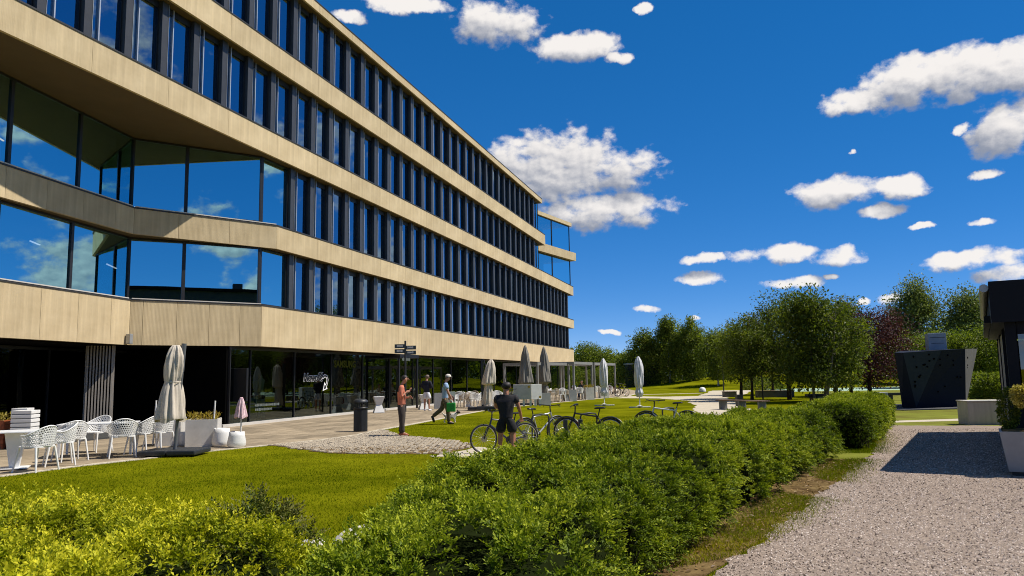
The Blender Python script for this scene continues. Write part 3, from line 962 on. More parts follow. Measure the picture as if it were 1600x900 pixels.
leaf_mat('grass_blade', (0.030, 0.062, 0.001), (0.128, 0.165, 0.002), (0.31, 0.27, 0.015), 0.22, 0.9, 0.0)
leaf_mat('dry_leaf', (0.10, 0.05, 0.015), (0.26, 0.15, 0.05), (0.36, 0.24, 0.10), 0.1)
pm('hedge_shade', (0.010, 0.014, 0.004), 1.0, 0.4, 6.0, spec=0.0)  # near-black, stands in for the shade inside the foliage
pm('bark', (0.045, 0.034, 0.024), 0.95, 0.35, 7.0, bump=0.6, spec=0.1)
pm('bark_pale', (0.20, 0.17, 0.13), 0.9, 0.45, 5.0, bump=0.4, spec=0.1)
pm('birch_bark', (0.42, 0.40, 0.36), 0.9, 0.5, 4.0, bump=0.3, spec=0.1)

def sprigs(P, N, n_leaf, length, leaf, droop, tone0, seed, up=0.55, spread=0.9):
    """each point grows a short shoot with n_leaf leaves; returns leaf arrays"""
    r = np.random.default_rng(seed)
    n = len(P)
    D = unit(N + np.array([0, 0, up]) + r.normal(size=(n, 3)) * 0.45)
    Ls = length * r.uniform(0.5, 1.5, n)
    PP, AA, NN, LL, TT = [], [], [], [], []
    for k in range(n_leaf):
        t = (k + 0.6) / n_leaf
        base = P + D * (Ls * t)[:, None] + np.array([0, 0, -1]) * (droop * t * t * Ls)[:, None]
        ax = unit(D * (0.35 + 0.5 * t) + unit(r.normal(size=(n, 3))) * spread)
        nn = unit(r.normal(size=(n, 3)) * 0.55 + np.array([0, 0, 1.0]) + N * 0.4)
        PP.append(base); AA.append(ax); NN.append(nn)
        LL.append(leaf * r.uniform(0.65, 1.25, n))
        TT.append(np.clip(tone0 + 0.22 * (t - 0.4) + r.normal(size=n) * 0.13, 0, 1))
    P_, A_, N_, L_, T_ = (np.concatenate(x) for x in (PP, AA, NN, LL, TT))
    return leaf_arrays(P_, A_, N_, L_, L_ * 0.52, T_)

def merge(parts):
    Vs, Ts, Cs = [], [], []; o = 0
    for v, t, c in parts:
        Vs.append(v); Ts.append(t + o); Cs.append(c); o += len(v)
    return np.concatenate(Vs), np.concatenate(Ts), np.concatenate(Cs)

def interp_line(pts, s):
    pts = np.array(pts, float)
    seg = np.linalg.norm(np.diff(pts, axis=0), axis=1); cs = np.concatenate([[0], np.cumsum(seg)])
    return np.stack([np.interp(s, cs, pts[:, i]) for i in range(pts.shape[1])], axis=1), cs[-1]

_th = np.linspace(PI, 0, 4001)
_sx = 0.8 * np.sign(np.cos(_th)) * np.abs(np.cos(_th)) ** 0.34; _sz = 0.9 * np.abs(np.sin(_th)) ** 0.34
_al = np.concatenate([[0], np.cumsum(np.hypot(np.diff(_sx), np.diff(_sz)))])
ARC_Q, ARC_TH = _al / _al[-1], _th

def sprays(P, N, n_leaf, length, leaf, tone0, seed, up=0.5, jit=0.6):
    """feathery twigs: leaves alternate on both sides of each twig, lying roughly in one plane"""
    r = np.random.default_rng(seed)
    n = len(P)
    D = unit(N + np.array([0, 0, up]) + r.normal(size=(n, 3)) * jit)
    Ls = length * r.uniform(0.45, 1.6, n)
    Up = unit(N * 0.6 + np.array([0, 0, 1.0]) + r.normal(size=(n, 3)) * 0.35)
    S = unit(np.cross(D, Up)); Up = np.cross(S, D)
    PP, AA, NN, LL, TT = [], [], [], [], []
    for k in range(n_leaf):
        t = (k + 0.5) / n_leaf
        sg = 1 if k % 2 else -1
        base = P + D * (Ls * t)[:, None] - np.array([0, 0, 1.0]) * (0.25 * t * t * Ls)[:, None]
        last = k == n_leaf - 1
        ax = unit(D * (0.75 if not last else 2.0) + S * (sg * (0.9 if not last else 0.1)) + r.normal(size=(n, 3)) * 0.28)
        PP.append(base); AA.append(ax); NN.append(unit(Up + r.normal(size=(n, 3)) * 0.45))
        LL.append(leaf * r.uniform(0.7, 1.3, n) * (1.05 - 0.3 * t))
        TT.append(np.clip(tone0 + 0.42 * (t - 0.45) + r.normal(size=n) * 0.11, 0, 1))
    P_, A_, N_, L_, T_ = (np.concatenate(x) for x in (PP, AA, NN, LL, TT))
    return leaf_arrays(P_, A_, N_, L_, L_ * 0.55, T_, 0.16)

def clumped(P, N, tone, per, rad, leaf, seed, n_leaf=11, length=0.12):
    """leafy clumps: each point of P becomes a bunch of short twigs fanning outwards, with dark gaps between bunches"""
    r = np.random.default_rng(seed)
    n = len(P)
    R_ = rad * r.uniform(0.65, 1.35, n)
    idx = np.repeat(np.arange(n), per)
    D = unit(N[idx] * 0.8 + r.normal(size=(n * per, 3)) * 0.75 + np.array([0, 0, 0.25]))
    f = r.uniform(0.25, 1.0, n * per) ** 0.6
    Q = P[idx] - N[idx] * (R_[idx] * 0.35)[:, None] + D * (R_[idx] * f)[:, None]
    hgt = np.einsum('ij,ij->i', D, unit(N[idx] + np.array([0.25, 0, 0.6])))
    t = np.clip(tone[idx] + 0.22 * (f - 0.75) + 0.26 * (hgt - 0.45) + r.normal(size=n)[idx] * 0.07, 0, 1)  # light painted into tone: paler facing up and sunward, darker further in
    return sprays(Q, D, n_leaf, length, leaf, t, seed + 3, 0.35, 0.35)

def hedge(name, label, left, right, hgt, dens, leaf, mat, seed, lump_amp=0.10, tone_mid=0.45, end_close=(True, True), near_scale=None):
    """a clipped hedge between the plan lines left and right"""
    r = np.random.default_rng(seed)
    root = thing(name, label, 'hedge', (0, 0, 0), 0, 'clipped hedge blocks along the gravel')
    m = 400
    _, Ll = interp_line(left, np.array([0.0])); _, Lr = interp_line(right, np.array([0.0]))
    f = np.linspace(0, 1, m)
    Lp, _ = interp_line(left, f * Ll); Rp, _ = interp_line(right, f * Lr)
    length = (Ll + Lr) / 2
    width = np.linalg.norm(Rp - Lp, axis=1).mean()
    big = Lump(seed, 2.3); med = Lump(seed + 1, 3.6); fine = Lump(seed + 2, 12)
    gaps = Lump(seed + 5, 1.1)
    def surf(s, q):
        """s along 0..1; q round the section 0..1: left side, top, right side"""
        i = np.clip(s, 0, 1)
        L_ = np.stack([np.interp(i, f, Lp[:, 0]), np.interp(i, f, Lp[:, 1])], 1)
        R_ = np.stack([np.interp(i, f, Rp[:, 0]), np.interp(i, f, Rp[:, 1])], 1)
        c = (L_ + R_) / 2; hw = (R_ - L_) / 2
        hh = np.interp(i, np.linspace(0, 1, len(hgt)), hgt)
        a = q * 3.0
        # superellipse section
        th = np.interp(q, ARC_Q, ARC_TH)
        ex = 0.34
        cx = np.sign(np.cos(th)) * np.abs(np.cos(th)) ** ex
        sz = np.abs(np.sin(th)) ** ex
        endf = np.ones_like(s)
        P = np.zeros((len(s), 3))
        P[:, :2] = c + hw * cx[:, None]
        P[:, 2] = hh * sz
        nrm = np.zeros_like(P)
        hd = hw / (np.linalg.norm(hw, axis=1, keepdims=True) + 1e-6)
        nrm[:, :2] = hd * (np.sign(np.cos(th)) * np.abs(np.cos(th)) ** (2 - ex))[:, None]
        nrm[:, 2] = np.abs(np.sin(th)) ** (2 - ex)
        nrm = unit(nrm)
        bl = 1.0 - 2.2 * np.exp(-np.abs(med(P)) * 4.0); d = lump_amp * (0.5 * big(P) + 0.6 * bl) + 0.025 * fine(P)
        g = gaps(P * np.array([1, 1, 0.25]))
        d -= np.clip(g - 1.0, 0, 1) * 0.10
        P = P + nrm * d[:, None]
        P[:, 2] = np.maximum(P[:, 2], 0.02)
        return P, nrm, d
    sect = width + 2 * np.mean(hgt)
    n = int(dens * length * sect)
    # more points where the hedge is near the camera
    s = r.uniform(0, 1, n * 2); q = r.uniform(0, 1, n * 2)
    if near_scale:
        keep = r.uniform(0, 1, n * 2) < np.interp(s, [0, 0.35, 1.0], near_scale)
        s, q = s[keep], q[keep]
    P, N, d = surf(s, q)
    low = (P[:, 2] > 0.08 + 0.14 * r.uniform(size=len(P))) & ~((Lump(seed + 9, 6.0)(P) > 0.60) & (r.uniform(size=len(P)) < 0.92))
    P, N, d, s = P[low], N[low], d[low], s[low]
    tone = np.clip(tone_mid + 1.0 * d + 0.10 * Lump(seed + 7, 2.2)(P) + 0.10 * (N[:, 2] - 0.5), 0.05, 0.95)  # paler top and darker crevices, light and shade put into the tone
    sizes = leaf * np.interp(s, [0, 0.3, 1.0], [0.9, 1.0, 1.35])
    arr = []
    for lo_, hi_ in ((0, .3), (.3, .6), (.6, 1.01)):
        mk = (s >= lo_) & (s < hi_)
        if mk.any():
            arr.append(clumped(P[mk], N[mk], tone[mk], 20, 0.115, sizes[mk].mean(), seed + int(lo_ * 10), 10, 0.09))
    # end caps
    for e, on in ((0.0, end_close[0]), (1.0, end_close[1])):
        if not on: continue
        k = int(dens * 18 * width * hgt[0])
        Pa, _, _ = surf(np.full(k, e), r.uniform(0, 1, k))
        cen = (Lp[0 if e == 0 else -1] + Rp[0 if e == 0 else -1]) / 2
        mixf = np.sqrt(r.uniform(0, 1, k))[:, None]
        tgt = np.stack([np.full(k, cen[0]), np.full(k, cen[1]), np.full(k, hgt[0] * 0.4)], 1)
        P_ = tgt + (Pa - tgt) * mixf
        dr = np.array([*(Lp[0] - Lp[8] if e == 0 else Lp[-1] - Lp[-9]), 0.0]); dr /= np.linalg.norm(dr)
        Nn = np.repeat(dr[None], k, 0)
        P_ += Nn * (0.10 * big(P_) + 0.05)[:, None]
        P_ = P_[P_[:, 2] > 0.1]; Nn = Nn[:len(P_)]
        arr.append(sprays(P_, Nn, 11, 0.14, leaf * (0.95 if e == 0 else 1.3), np.full(len(P_), tone_mid - 0.1), seed + 50))
    V, T, C = merge(arr)
    fo = np_mesh('foliage', V, T, mat, root, C); fo['kind'] = 'stuff'
    # dark filler inside, its colour standing in for shade between the leaves
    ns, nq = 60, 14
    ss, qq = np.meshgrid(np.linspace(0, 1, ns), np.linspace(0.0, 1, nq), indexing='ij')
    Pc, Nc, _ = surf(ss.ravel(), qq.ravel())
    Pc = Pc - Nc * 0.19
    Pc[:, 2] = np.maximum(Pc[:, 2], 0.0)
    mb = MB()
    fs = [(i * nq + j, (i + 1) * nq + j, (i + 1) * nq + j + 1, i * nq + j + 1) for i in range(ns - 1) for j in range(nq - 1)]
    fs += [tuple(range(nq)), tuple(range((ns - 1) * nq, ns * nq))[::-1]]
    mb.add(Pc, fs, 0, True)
    mb.build('shade_core', 'hedge_shade', root)
    # woody stems near the ground and a few bare twigs
    mb = MB()
    for k in range(int(length * 9)):
        sv = r.uniform(0, 1)
        i = int(sv * (m - 1))
        p = Rp[i] * 0.86 + Lp[i] * 0.14
        x, y = p + r.normal(size=2) * 0.10
        mb.tube([(x, y, 0), (x + r.normal() * 0.05, y + r.normal() * 0.05, 0.25), (x + r.normal() * 0.1, y + r.normal() * 0.1, 0.5)], [0.010, 0.008, 0.004], 5)
    o_ = mb.build('stem', 'bark', root); o_['kind'] = 'stuff'
    return root

# clipped hedge along the gravel: near block, then a second block beyond the gap
hedge('hedge', 'long green clipped hedge running beside the gravel from the foreground to the gap',
      [(-1.35, 1.6), (-1.2, 3.0), (-1.0, 4.6), (-0.9, 5.5), (-0.72, 6.7), (-0.25, 7.9), (0.32, 9.8), (0.95, 11.1), (2.1, 12.7), (3.3, 14.6), (4.6, 16.2)],
      [(0.3, 1.5), (0.25, 2.8), (0.35, 4.2), (1.18, 6.5), (2.3, 8.6), (4.0, 11.4), (5.2, 13.4), (6.3, 15.1)],
      [0.72, 0.75, 0.80, 0.84, 0.80, 0.76, 0.80], 31, 0.029, 'leaf_hedge', 21, 0.09, 0.43, (True, True), [1.0, 0.8, 0.42])
hedge('hedge', 'short green clipped hedge block beyond the gap, nearest the climbing boulder',
      [(6.3, 17.4), (8.0, 20.3), (10.0, 24.3)], [(7.5, 16.3), (9.2, 19.3), (11.4, 23.2)],
      [0.84, 0.86, 0.86], 18, 0.040, 'leaf_hedge', 41, 0.05, 0.46, (True, True))

# loose bright shrub in the left foreground
def shrub(name, label, poly, htop, n, leaf, mat, seed, tone_mid, amp=0.10, shoot=0.13, slope=0.5, cat='shrub', nl=9):
    r = np.random.default_rng(seed)
    root = thing(name, label, cat)
    xs = [p[0] for p in poly]; ys = [p[1] for p in poly]
    X = r.uniform(min(xs), max(xs), n * 3); Y = r.uniform(min(ys), max(ys), n * 3)
    ins = inpoly(X, Y, poly); X, Y = X[ins][:n], Y[ins][:n]
    def edge(X, Y):
        d = np.full(len(X), 9.0)
        for i in range(len(poly)):
            a = np.array(poly[i]); b = np.array(poly[(i + 1) % len(poly)])
            ab = b - a; t = np.clip(((X - a[0]) * ab[0] + (Y - a[1]) * ab[1]) / (ab @ ab), 0, 1)
            d = np.minimum(d, np.hypot(X - a[0] - ab[0] * t, Y - a[1] - ab[1] * t))
        return d
    big, med = Lump(seed, 2.2), Lump(seed + 1, 5.5)
    def top(X, Y):
        Q = np.stack([X, Y, np.zeros_like(X)], 1)
        return htop * np.clip(edge(X, Y) / slope, 0, 1) ** 0.45 + amp * (0.6 * big(Q) + 0.5 * (1.0 - 2.2 * np.exp(-np.abs(med(Q)) * 3.5)))
    Z = top(X, Y); e = 0.04
    gx = (top(X + e, Y) - Z) / e; gy = (top(X, Y + e) - Z) / e
    N = unit(np.stack([-gx, -gy, np.full_like(gx, 1.0)], 1))
    kp = ~((Lump(seed + 9, 6.5)(np.stack([X, Y, Z], 1)) > 0.60) & (r.uniform(size=len(X)) < 0.92))
    X, Y, Z, N = X[kp], Y[kp], Z[kp], N[kp]
    depth = r.uniform(0, 0.05, len(X))
    P = np.stack([X, Y, np.maximum(Z - depth, 0.03)], 1)
    Q0 = np.stack([X, Y, 0 * X], 1)
    tone = np.clip(tone_mid + 0.9 * amp * (med(Q0)) - 1.5 * depth + 0.14 + 0.08 * Lump(seed + 3, 1.5)(Q0), 0.02, 0.98)  # deeper leaves darker, their shade put into the tone
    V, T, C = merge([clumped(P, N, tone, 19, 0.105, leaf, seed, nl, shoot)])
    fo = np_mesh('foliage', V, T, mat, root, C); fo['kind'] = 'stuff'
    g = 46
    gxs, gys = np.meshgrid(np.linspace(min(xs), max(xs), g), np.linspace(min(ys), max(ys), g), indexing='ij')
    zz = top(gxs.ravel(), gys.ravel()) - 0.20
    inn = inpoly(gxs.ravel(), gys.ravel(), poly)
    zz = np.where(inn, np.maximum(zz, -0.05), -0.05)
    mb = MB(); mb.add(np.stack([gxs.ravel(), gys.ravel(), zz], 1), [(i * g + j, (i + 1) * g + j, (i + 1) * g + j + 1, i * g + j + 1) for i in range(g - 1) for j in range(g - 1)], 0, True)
    mb.build('shade_core', 'hedge_shade', root)  # added dark filler, shade of the gaps put into its colour
    return root
shrub('shrub', 'loose yellow-green shrub filling the left foreground corner', [(-6.5, 2.0), (-6.5, 6.5), (-4.6, 6.6), (-3.2, 6.2), (-2.4, 6.0), (-1.6, 5.6), (-1.1, 4.8), (-1.25, 3.6), (-1.5, 2.0)], 0.74, 1050, 0.030, 'leaf_bright', 61, 0.50, 0.10, 0.12, 0.6, nl=11)
shrub('shrub', 'dark green shrub tuft rising out of the yellow-green foreground shrub', [(-2.35, 5.0), (-2.3, 5.75), (-1.75, 6.0), (-1.3, 5.6), (-1.35, 5.0), (-1.8, 4.8)], 0.84, 75, 0.030, 'leaf_purple_dark', 71, 0.45, 0.14, 0.14, 0.5, nl=11)

# white boulders half hidden at the hedge foot
pm('white_rock', (0.62, 0.58, 0.50), 0.9, 0.2, 5.0, bump=0.5, spec=0.2)
def rock(x, y, s, label, seed):
    bm = bmesh.new(); bmesh.ops.create_icosphere(bm, subdivisions=3, radius=1.0)
    lf = Lump(seed, 2.4)
    co = np.array([v.co[:] for v in bm.verts]); d = 1 + 0.16 * lf(co)
    for v, k in zip(bm.verts, d):
        v.co = Vector((v.co.x * s[0] * k, v.co.y * s[1] * k, max(v.co.z, -0.5) * s[2] * k))
    for f in bm.faces: f.smooth = True
    me = bpy.data.meshes.new('boulder'); bm.to_mesh(me); bm.free()
    o = link('boulder', me, 'white_rock', None, (x, y, s[2] * 0.42))
    return tag(o, label, 'boulder', 'white boulders at the hedge foot')
rock(-1.42, 7.5, (0.36, 0.26, 0.19), 'largest white boulder on the lawn edge, left of the long hedge', 5)
rock(-1.84, 7.0, (0.18, 0.15, 0.20), 'smaller white boulder left of the largest one', 6)

# ------------------------------------------------------------------ trees
def tree(name, label, x, y, h, cr, crown0, leafm, barkm, seed, n=9000, leaf=0.16, trunk_r=0.12, style='round', lean=0.0, group=None, dens_top=1.0, stems=1):
    r = np.random.default_rng(seed); n = int(n * 1.15); leaf *= 1.12
    root = thing(name, label, 'tree', (x, y, 0), 0, group)
    tb = MB()
    tips = []
    for s in range(stems):
        bx, by = (0, 0) if stems == 1 else (r.normal() * 0.35, r.normal() * 0.35)
        tx, ty = (lean * h, 0) if stems == 1 else (bx * 2.2, by * 2.2)
        pts = [(bx + (tx - bx) * t + 0.06 * math.sin(5 * t + seed + s), by + (ty - by) * t + 0.05 * math.cos(4 * t + seed), h * 0.92 * t) for t in np.linspace(0, 1, 8)]
        tr = trunk_r / (1 if stems == 1 else 1.5)
        tb.tube(pts, [tr * (1.25 if i == 0 else 1) * (1 - 0.9 * i / 7) for i in range(8)], 8)
        for k in range(16 // stems + 4):
            t = r.uniform(crown0 / h * 0.9, 0.85)
            p0 = Vector(pts[0]).lerp(Vector(pts[-1]), t)
            a = r.uniform(0, 6.28)
            zr = (t * h - crown0) / max(h - crown0, .1)
            L = cr * r.uniform(0.45, 0.95) * (math.sin(PI * min(max(zr, 0.12), 0.9)) ** 0.5)
            p2 = p0 + Vector((math.cos(a) * L, math.sin(a) * L, L * r.uniform(0.2, 0.8)))
            p1 = p0.lerp(p2, 0.5) + Vector((0, 0, 0.08 * L))
            tb.tube([p0, p1, p2], [tr * 0.4 * (1 - 0.6 * t), tr * 0.25, 0.012], 5)
            tips.append(p2)
    tb.build('trunk', barkm, root)
    # clumps through the crown
    nc = int(46 + cr * 16)
    cz = (crown0 + h) / 2; hz = (h - crown0) / 2
    C = []
    while len(C) < nc:
        p = r.uniform(-1, 1, 3)
        rad = np.linalg.norm(p)
        if rad > 1 or rad < 0.35: continue
        zf = p[2]
        if style == 'cone':
            wf = 1.05 - 0.55 * (zf * 0.5 + 0.5)
        elif style == 'birch':
            wf = 0.95 - 0.45 * max(zf, 0) - 0.1 * max(-zf, 0)
        elif style == 'poplar':
            wf = 0.9 - 0.5 * max(zf, 0)
        else:
            wf = 1.0
        C.append((p[0] * cr * wf + lean * h * 0.5, p[1] * cr * wf, cz + zf * hz))
    if style in ('cone', 'poplar', 'birch'):
        for k in range(7):
            a_ = r.uniform(0, 6.28); q_ = r.uniform(0.1, 0.75) * cr
            z1_ = h - 0.35 * h * (q_ / cr) ** 1.5 * 0.8 + r.uniform(-0.2, 0.35)
            for j in range(4): C.append((math.cos(a_) * q_ + lean * h * 0.5, math.sin(a_) * q_, z1_ - j * 0.09 * h))
    C = np.array(C)
    for t in tips[:nc // 2]:
        C = np.vstack([C, [t[:]]])
    w = r.uniform(0.5, 1.5, len(C))
    cs = cr * 0.215 * r.uniform(0.7, 1.45, len(C))
    idx = r.choice(len(C), n, p=w / w.sum())
    off = np.clip(r.normal(size=(n, 3)), -1.55, 1.55) * cs[idx][:, None] * np.array([1, 1, 0.75])
    if style == 'birch':
        off[:, 2] -= np.abs(r.normal(size=n)) * 0.5
        off[:, :2] *= 0.75
    P = C[idx] + off
    if style == 'poplar':
        P[:, 2] += np.abs(r.normal(size=n)) * 0.5
    P[:, 2] = np.clip(P[:, 2], crown0 * 0.75, None)
    out = unit(P - np.array([0, 0, cz]))
    ax = unit(r.normal(size=(n, 3)) + out * 0.5 + (np.array([0, 0, -1.1]) if style == 'birch' else np.array([0, 0, -0.2])))
    nn = unit(r.normal(size=(n, 3)) * 0.8 + np.array([0, 0, 0.8]) + out * 0.5)
    tone = np.clip(0.42 + 0.18 * r.normal(size=n) + (r.uniform(-0.18, 0.18, len(C)))[idx], 0, 1)
    L = leaf * r.uniform(0.6, 1.4, n)
    V, T, Cc = leaf_arrays(P, ax, nn, L, L * (0.5 if style != 'birch' else 0.42), tone)
    o = np_mesh('crown', V, T, leafm, root, Cc); o['kind'] = 'stuff'
    return root

TG = 'trees around the lawn'
def tx(px, y): return (px - 800) / 1180.0 * y
tree('birch_tree', 'weeping birch with a rounded top just right of the white umbrellas', tx(1004, 98), 98, 7.4, 2.2, 1.6, 'leaf_tree', 'birch_bark', 101, 9000, 0.24, 0.12, 'birch', group=TG)
tree('birch_tree', 'tall birch with the high ragged left top in the birch group', tx(1042, 96), 96, 9.0, 1.9, 1.4, 'leaf_tree', 'birch_bark', 102, 9500, 0.24, 0.13, 'birch', group=TG)
tree('birch_tree', 'tall birch right beside the highest one in the birch group', tx(1078, 94), 94, 8.7, 2.2, 1.3, 'leaf_tree', 'birch_bark', 103, 10000, 0.24, 0.13, 'birch', group=TG)
tree('birch_tree', 'slim birch filling the back of the birch group', tx(1062, 104), 104, 8.2, 2.3, 1.0, 'leaf_tree', 'birch_bark', 104, 8000, 0.26, 0.13, 'birch', group=TG)
tree('birch_tree', 'birch leaning over the path right of the white dome', tx(1118, 86), 86, 6.7, 2.2, 1.5, 'leaf_tree', 'birch_bark', 105, 9000, 0.22, 0.11, 'birch', group=TG)
tree('broadleaf_tree', 'small broadleaf tree behind the litter bin by the path', tx(1139, 52), 50, 4.9, 1.55, 1.35, 'leaf_tree', 'bark', 106, 9000, 0.13, 0.11, 'round', group=TG)
tree('broadleaf_tree', 'small dark broadleaf tree directly behind the wooden bench', tx(1168, 46), 46, 5.0, 1.35, 1.4, 'leaf_dark_tree', 'bark', 107, 8500, 0.12, 0.09, 'round', group=TG)
tree('maroon_tree', 'maroon-leaved tree half hidden left of the dark central trees', tx(1200, 58), 58, 6.4, 1.9, 1.6, 'leaf_maroon', 'bark', 108, 6500, 0.15, 0.1, 'round', group=TG)
tree('broadleaf_tree', 'dark tree with the highest left top of the central clump', tx(1222, 47), 47, 6.7, 1.95, 0.9, 'leaf_dark_tree', 'bark', 109, 11000, 0.13, 0.12, 'cone', group=TG, stems=2)
tree('broadleaf_tree', 'dark large-leaved tree in the middle of the central clump', tx(1262, 42), 42, 6.0, 1.9, 0.8, 'leaf_dark_tree', 'bark_pale', 110, 12000, 0.15, 0.11, 'cone', group=TG, stems=3)
tree('broadleaf_tree', 'dark tree at the right side of the central clump', tx(1300, 43), 43, 6.0, 1.75, 0.8, 'leaf_dark_tree', 'bark_pale', 111, 11000, 0.14, 0.13, 'round', group=TG)
tree('maroon_tree', 'big round maroon-leaved tree right of the central clump', tx(1352, 50), 50, 5.8, 2.45, 0.8, 'leaf_maroon', 'bark', 112, 15000, 0.13, 0.14, 'round', group=TG)
tree('maroon_tree', 'maroon-leaved tree top showing behind the central clump', tx(1322, 52), 52, 6.3, 1.5, 1.2, 'leaf_maroon', 'bark', 113, 7000, 0.13, 0.12, 'cone', group=TG)
tree('poplar_tree', 'silvery green poplar rising behind the climbing boulder', tx(1432, 84), 84, 10.9, 3.0, 1.8, 'leaf_poplar', 'bark', 114, 13000, 0.24, 0.2, 'poplar', group=TG)
tree('poplar_tree', 'lower poplar left of the tall one behind the boulder', tx(1400, 86), 86, 8.2, 2.2, 1.8, 'leaf_poplar', 'bark', 115, 8000, 0.24, 0.16, 'poplar', group=TG)
tree('poplar_tree', 'twin-topped poplar nearest the dark pavilion', tx(1512, 82), 82, 9.6, 2.8, 1.6, 'leaf_poplar', 'bark', 116, 12000, 0.24, 0.2, 'poplar', group=TG)
tree('poplar_tree', 'poplar partly hidden behind the edge of the dark pavilion', tx(1560, 84), 84, 8.8, 2.6, 1.6, 'leaf_poplar', 'bark', 117, 8000, 0.24, 0.2, 'poplar', group=TG)
for k, (px, yy, hh_, cc, lb) in enumerate(((1410, 72, 5.2, 2.4, 'low green tree between the maroon tree and the climbing boulder'), (1455, 74, 5.0, 2.5, 'low green tree directly behind the climbing boulder'),
                                           (1495, 70, 5.2, 2.4, 'low green tree behind the right edge of the boulder'), (1540, 68, 5.4, 2.5, 'low green tree beside the pavilion wall'))):
    tree('broadleaf_tree', lb, tx(px, yy), yy, hh_, cc, 0.5, 'leaf_tree', 'bark', 130 + k, 8000, 0.2, 0.1, 'round', group=TG)
for k, (px, yy, hh_, cc, lb) in enumerate(((912, 112, 6.3, 2.6, 'green tree just past the building end'), (936, 108, 5.6, 2.3, 'lower green tree behind the pergola posts'),
                                           (975, 104, 4.8, 2.0, 'dark low tree between the two white umbrellas'), (955, 112, 4.2, 2.0, 'small tree far behind the left white umbrella'))):
    tree('broadleaf_tree', lb, tx(px, yy), yy, hh_, cc, 0.4, 'leaf_tree', 'bark', 140 + k, 7000, 0.22, 0.1, 'round', group=TG)
def bush(px, yy, w_, hh_, seed, label, m='leaf_tree'):
    r = np.random.default_rng(seed)
    root = thing('bush', label, 'bush', (tx(px, yy), yy, 0))
    n = 5000
    d = unit(r.normal(size=(n, 3))); d[:, 2] = np.abs(d[:, 2])
    lf = Lump(seed, 2.0)
    P = d * (r.uniform(0.55, 1.0, n) ** 0.5)[:, None] * (1 + 0.14 * lf(d))[:, None] * np.array([w_, w_ * 0.8, hh_])
    ax = unit(d * 0.6 + r.normal(size=(n, 3)) * 0.7); nn = unit(d + r.normal(size=(n, 3)) * 0.6)
    L = 0.15 * r.uniform(0.6, 1.4, n)
    V, T, C = leaf_arrays(P, ax, nn, L, L * 0.5, np.clip(0.5 + 0.2 * r.normal(size=n), 0, 1))
    o = np_mesh('foliage', V, T, m, root, C); o['kind'] = 'stuff'
    mb = MB()
    for k in range(7):
        a = r.uniform(0, 6.28); mb.tube([(0, 0, 0), (math.cos(a) * w_ * .3, math.sin(a) * w_ * .3, hh_ * .5), (math.cos(a) * w_ * .5, math.sin(a) * w_ * .5, hh_ * .85)], [0.03, 0.02, 0.008], 5)
    o_ = mb.build('stem', 'bark', root); o_['kind'] = 'stuff'
bush(1522, 46, 1.5, 1.55, 151, 'rounded laurel bush right of the climbing boulder')
bush(1548, 43, 1.2, 1.35, 152, 'rounded laurel bush nearest the pavilion')
bush(1035, 97, 2.2, 1.8, 153, 'dark bush at the foot of the birches', 'leaf_dark_tree')
bush(890, 100, 3.0, 3.2, 154, 'dark tall bush behind the pergola by the building end', 'leaf_dark_tree')
bush(925, 100, 3.0, 3.0, 155, 'dark tall bush in the middle behind the pergola', 'leaf_dark_tree')
bush(965, 98, 2.6, 2.8, 156, 'dark tall bush behind the right pergola bay', 'leaf_dark_tree')
bush(1190, 75, 2.4, 1.6, 157, 'bush beyond the trees behind the bench', 'leaf_dark_tree')
# far wood closing the horizon
r_ = np.random.default_rng(5)
n = 60000
ang = r_.uniform(R(-20), R(75), n); dist = r_.uniform(150, 185, n)
lf = Lump(77, 0.16)
X = np.sin(ang) * dist; Y = np.cos(ang) * dist
top = 6.5 + 1.6 * lf(np.stack([X, Y, 0 * X], 1)) + 1.0 * Lump(78, 0.5)(np.stack([X, Y, 0 * X], 1))
Z = r_.uniform(0, 1, n) ** 0.7 * np.maximum(top, 1.5)
P = np.stack([X, Y, Z], 1); ax = unit(r_.normal(size=(n, 3))); nn = unit(r_.normal(size=(n, 3)) + np.array([0, 0, 0.8]))
L = 0.9 * r_.uniform(0.6, 1.4, n)
V, T, C = leaf_arrays(P, ax, nn, L, L * 0.6, np.clip(0.4 + 0.2 * r_.normal(size=n), 0, 1))
o = np_mesh('far_wood', V, T, 'leaf_tree', None, C); tag(o, 'far green wood closing the horizon behind the park trees', 'wood', kind='stuff')

# ------------------------------------------------------------------ lawn blades, weeds, gravel stones
def blades(name, label, X, Y, hmin, hmax, width, mat, seed, tone0=0.45):
    r = np.random.default_rng(seed)
    n = len(X)
    h = r.uniform(hmin, hmax, n); a = r.uniform(0, 6.28, n); ln_ = r.normal(size=(n, 2)) * 0.5 * h[:, None]
    w = width * r.uniform(0.7, 1.3, n)
    V = np.zeros((n, 3, 3))
    V[:, 0] = np.stack([X - np.cos(a) * w / 2, Y - np.sin(a) * w / 2, np.zeros(n)], 1)
    V[:, 1] = np.stack([X + np.cos(a) * w / 2, Y + np.sin(a) * w / 2, np.zeros(n)], 1)
    V[:, 2] = np.stack([X + ln_[:, 0], Y + ln_[:, 1], h], 1)
    tone = np.clip(tone0 + 0.13 * r.normal(size=n) + 0.15 * Lump(seed, 1.3)(np.stack([X, Y, 0 * X], 1)) + 0.10 * Lump(seed + 6, 5.0)(np.stack([X, Y, 0 * X], 1)) + 0.12 * Lump(seed + 4, 0.35)(np.stack([X, Y, 0 * X], 1)), 0, 1)
    o = np_mesh(name, V.reshape(-1, 3), np.arange(n * 3).reshape(-1, 3), mat, None, np.repeat(tone, 3))
    return tag(o, label, 'grass', kind='stuff')
r_ = np.random.default_rng(9)
n = 310000
Yl = 6.0 + 26.0 * r_.uniform(0, 1, n) ** 1.25
Xl = r_.uniform(-0.72, 0.45, n) * Yl
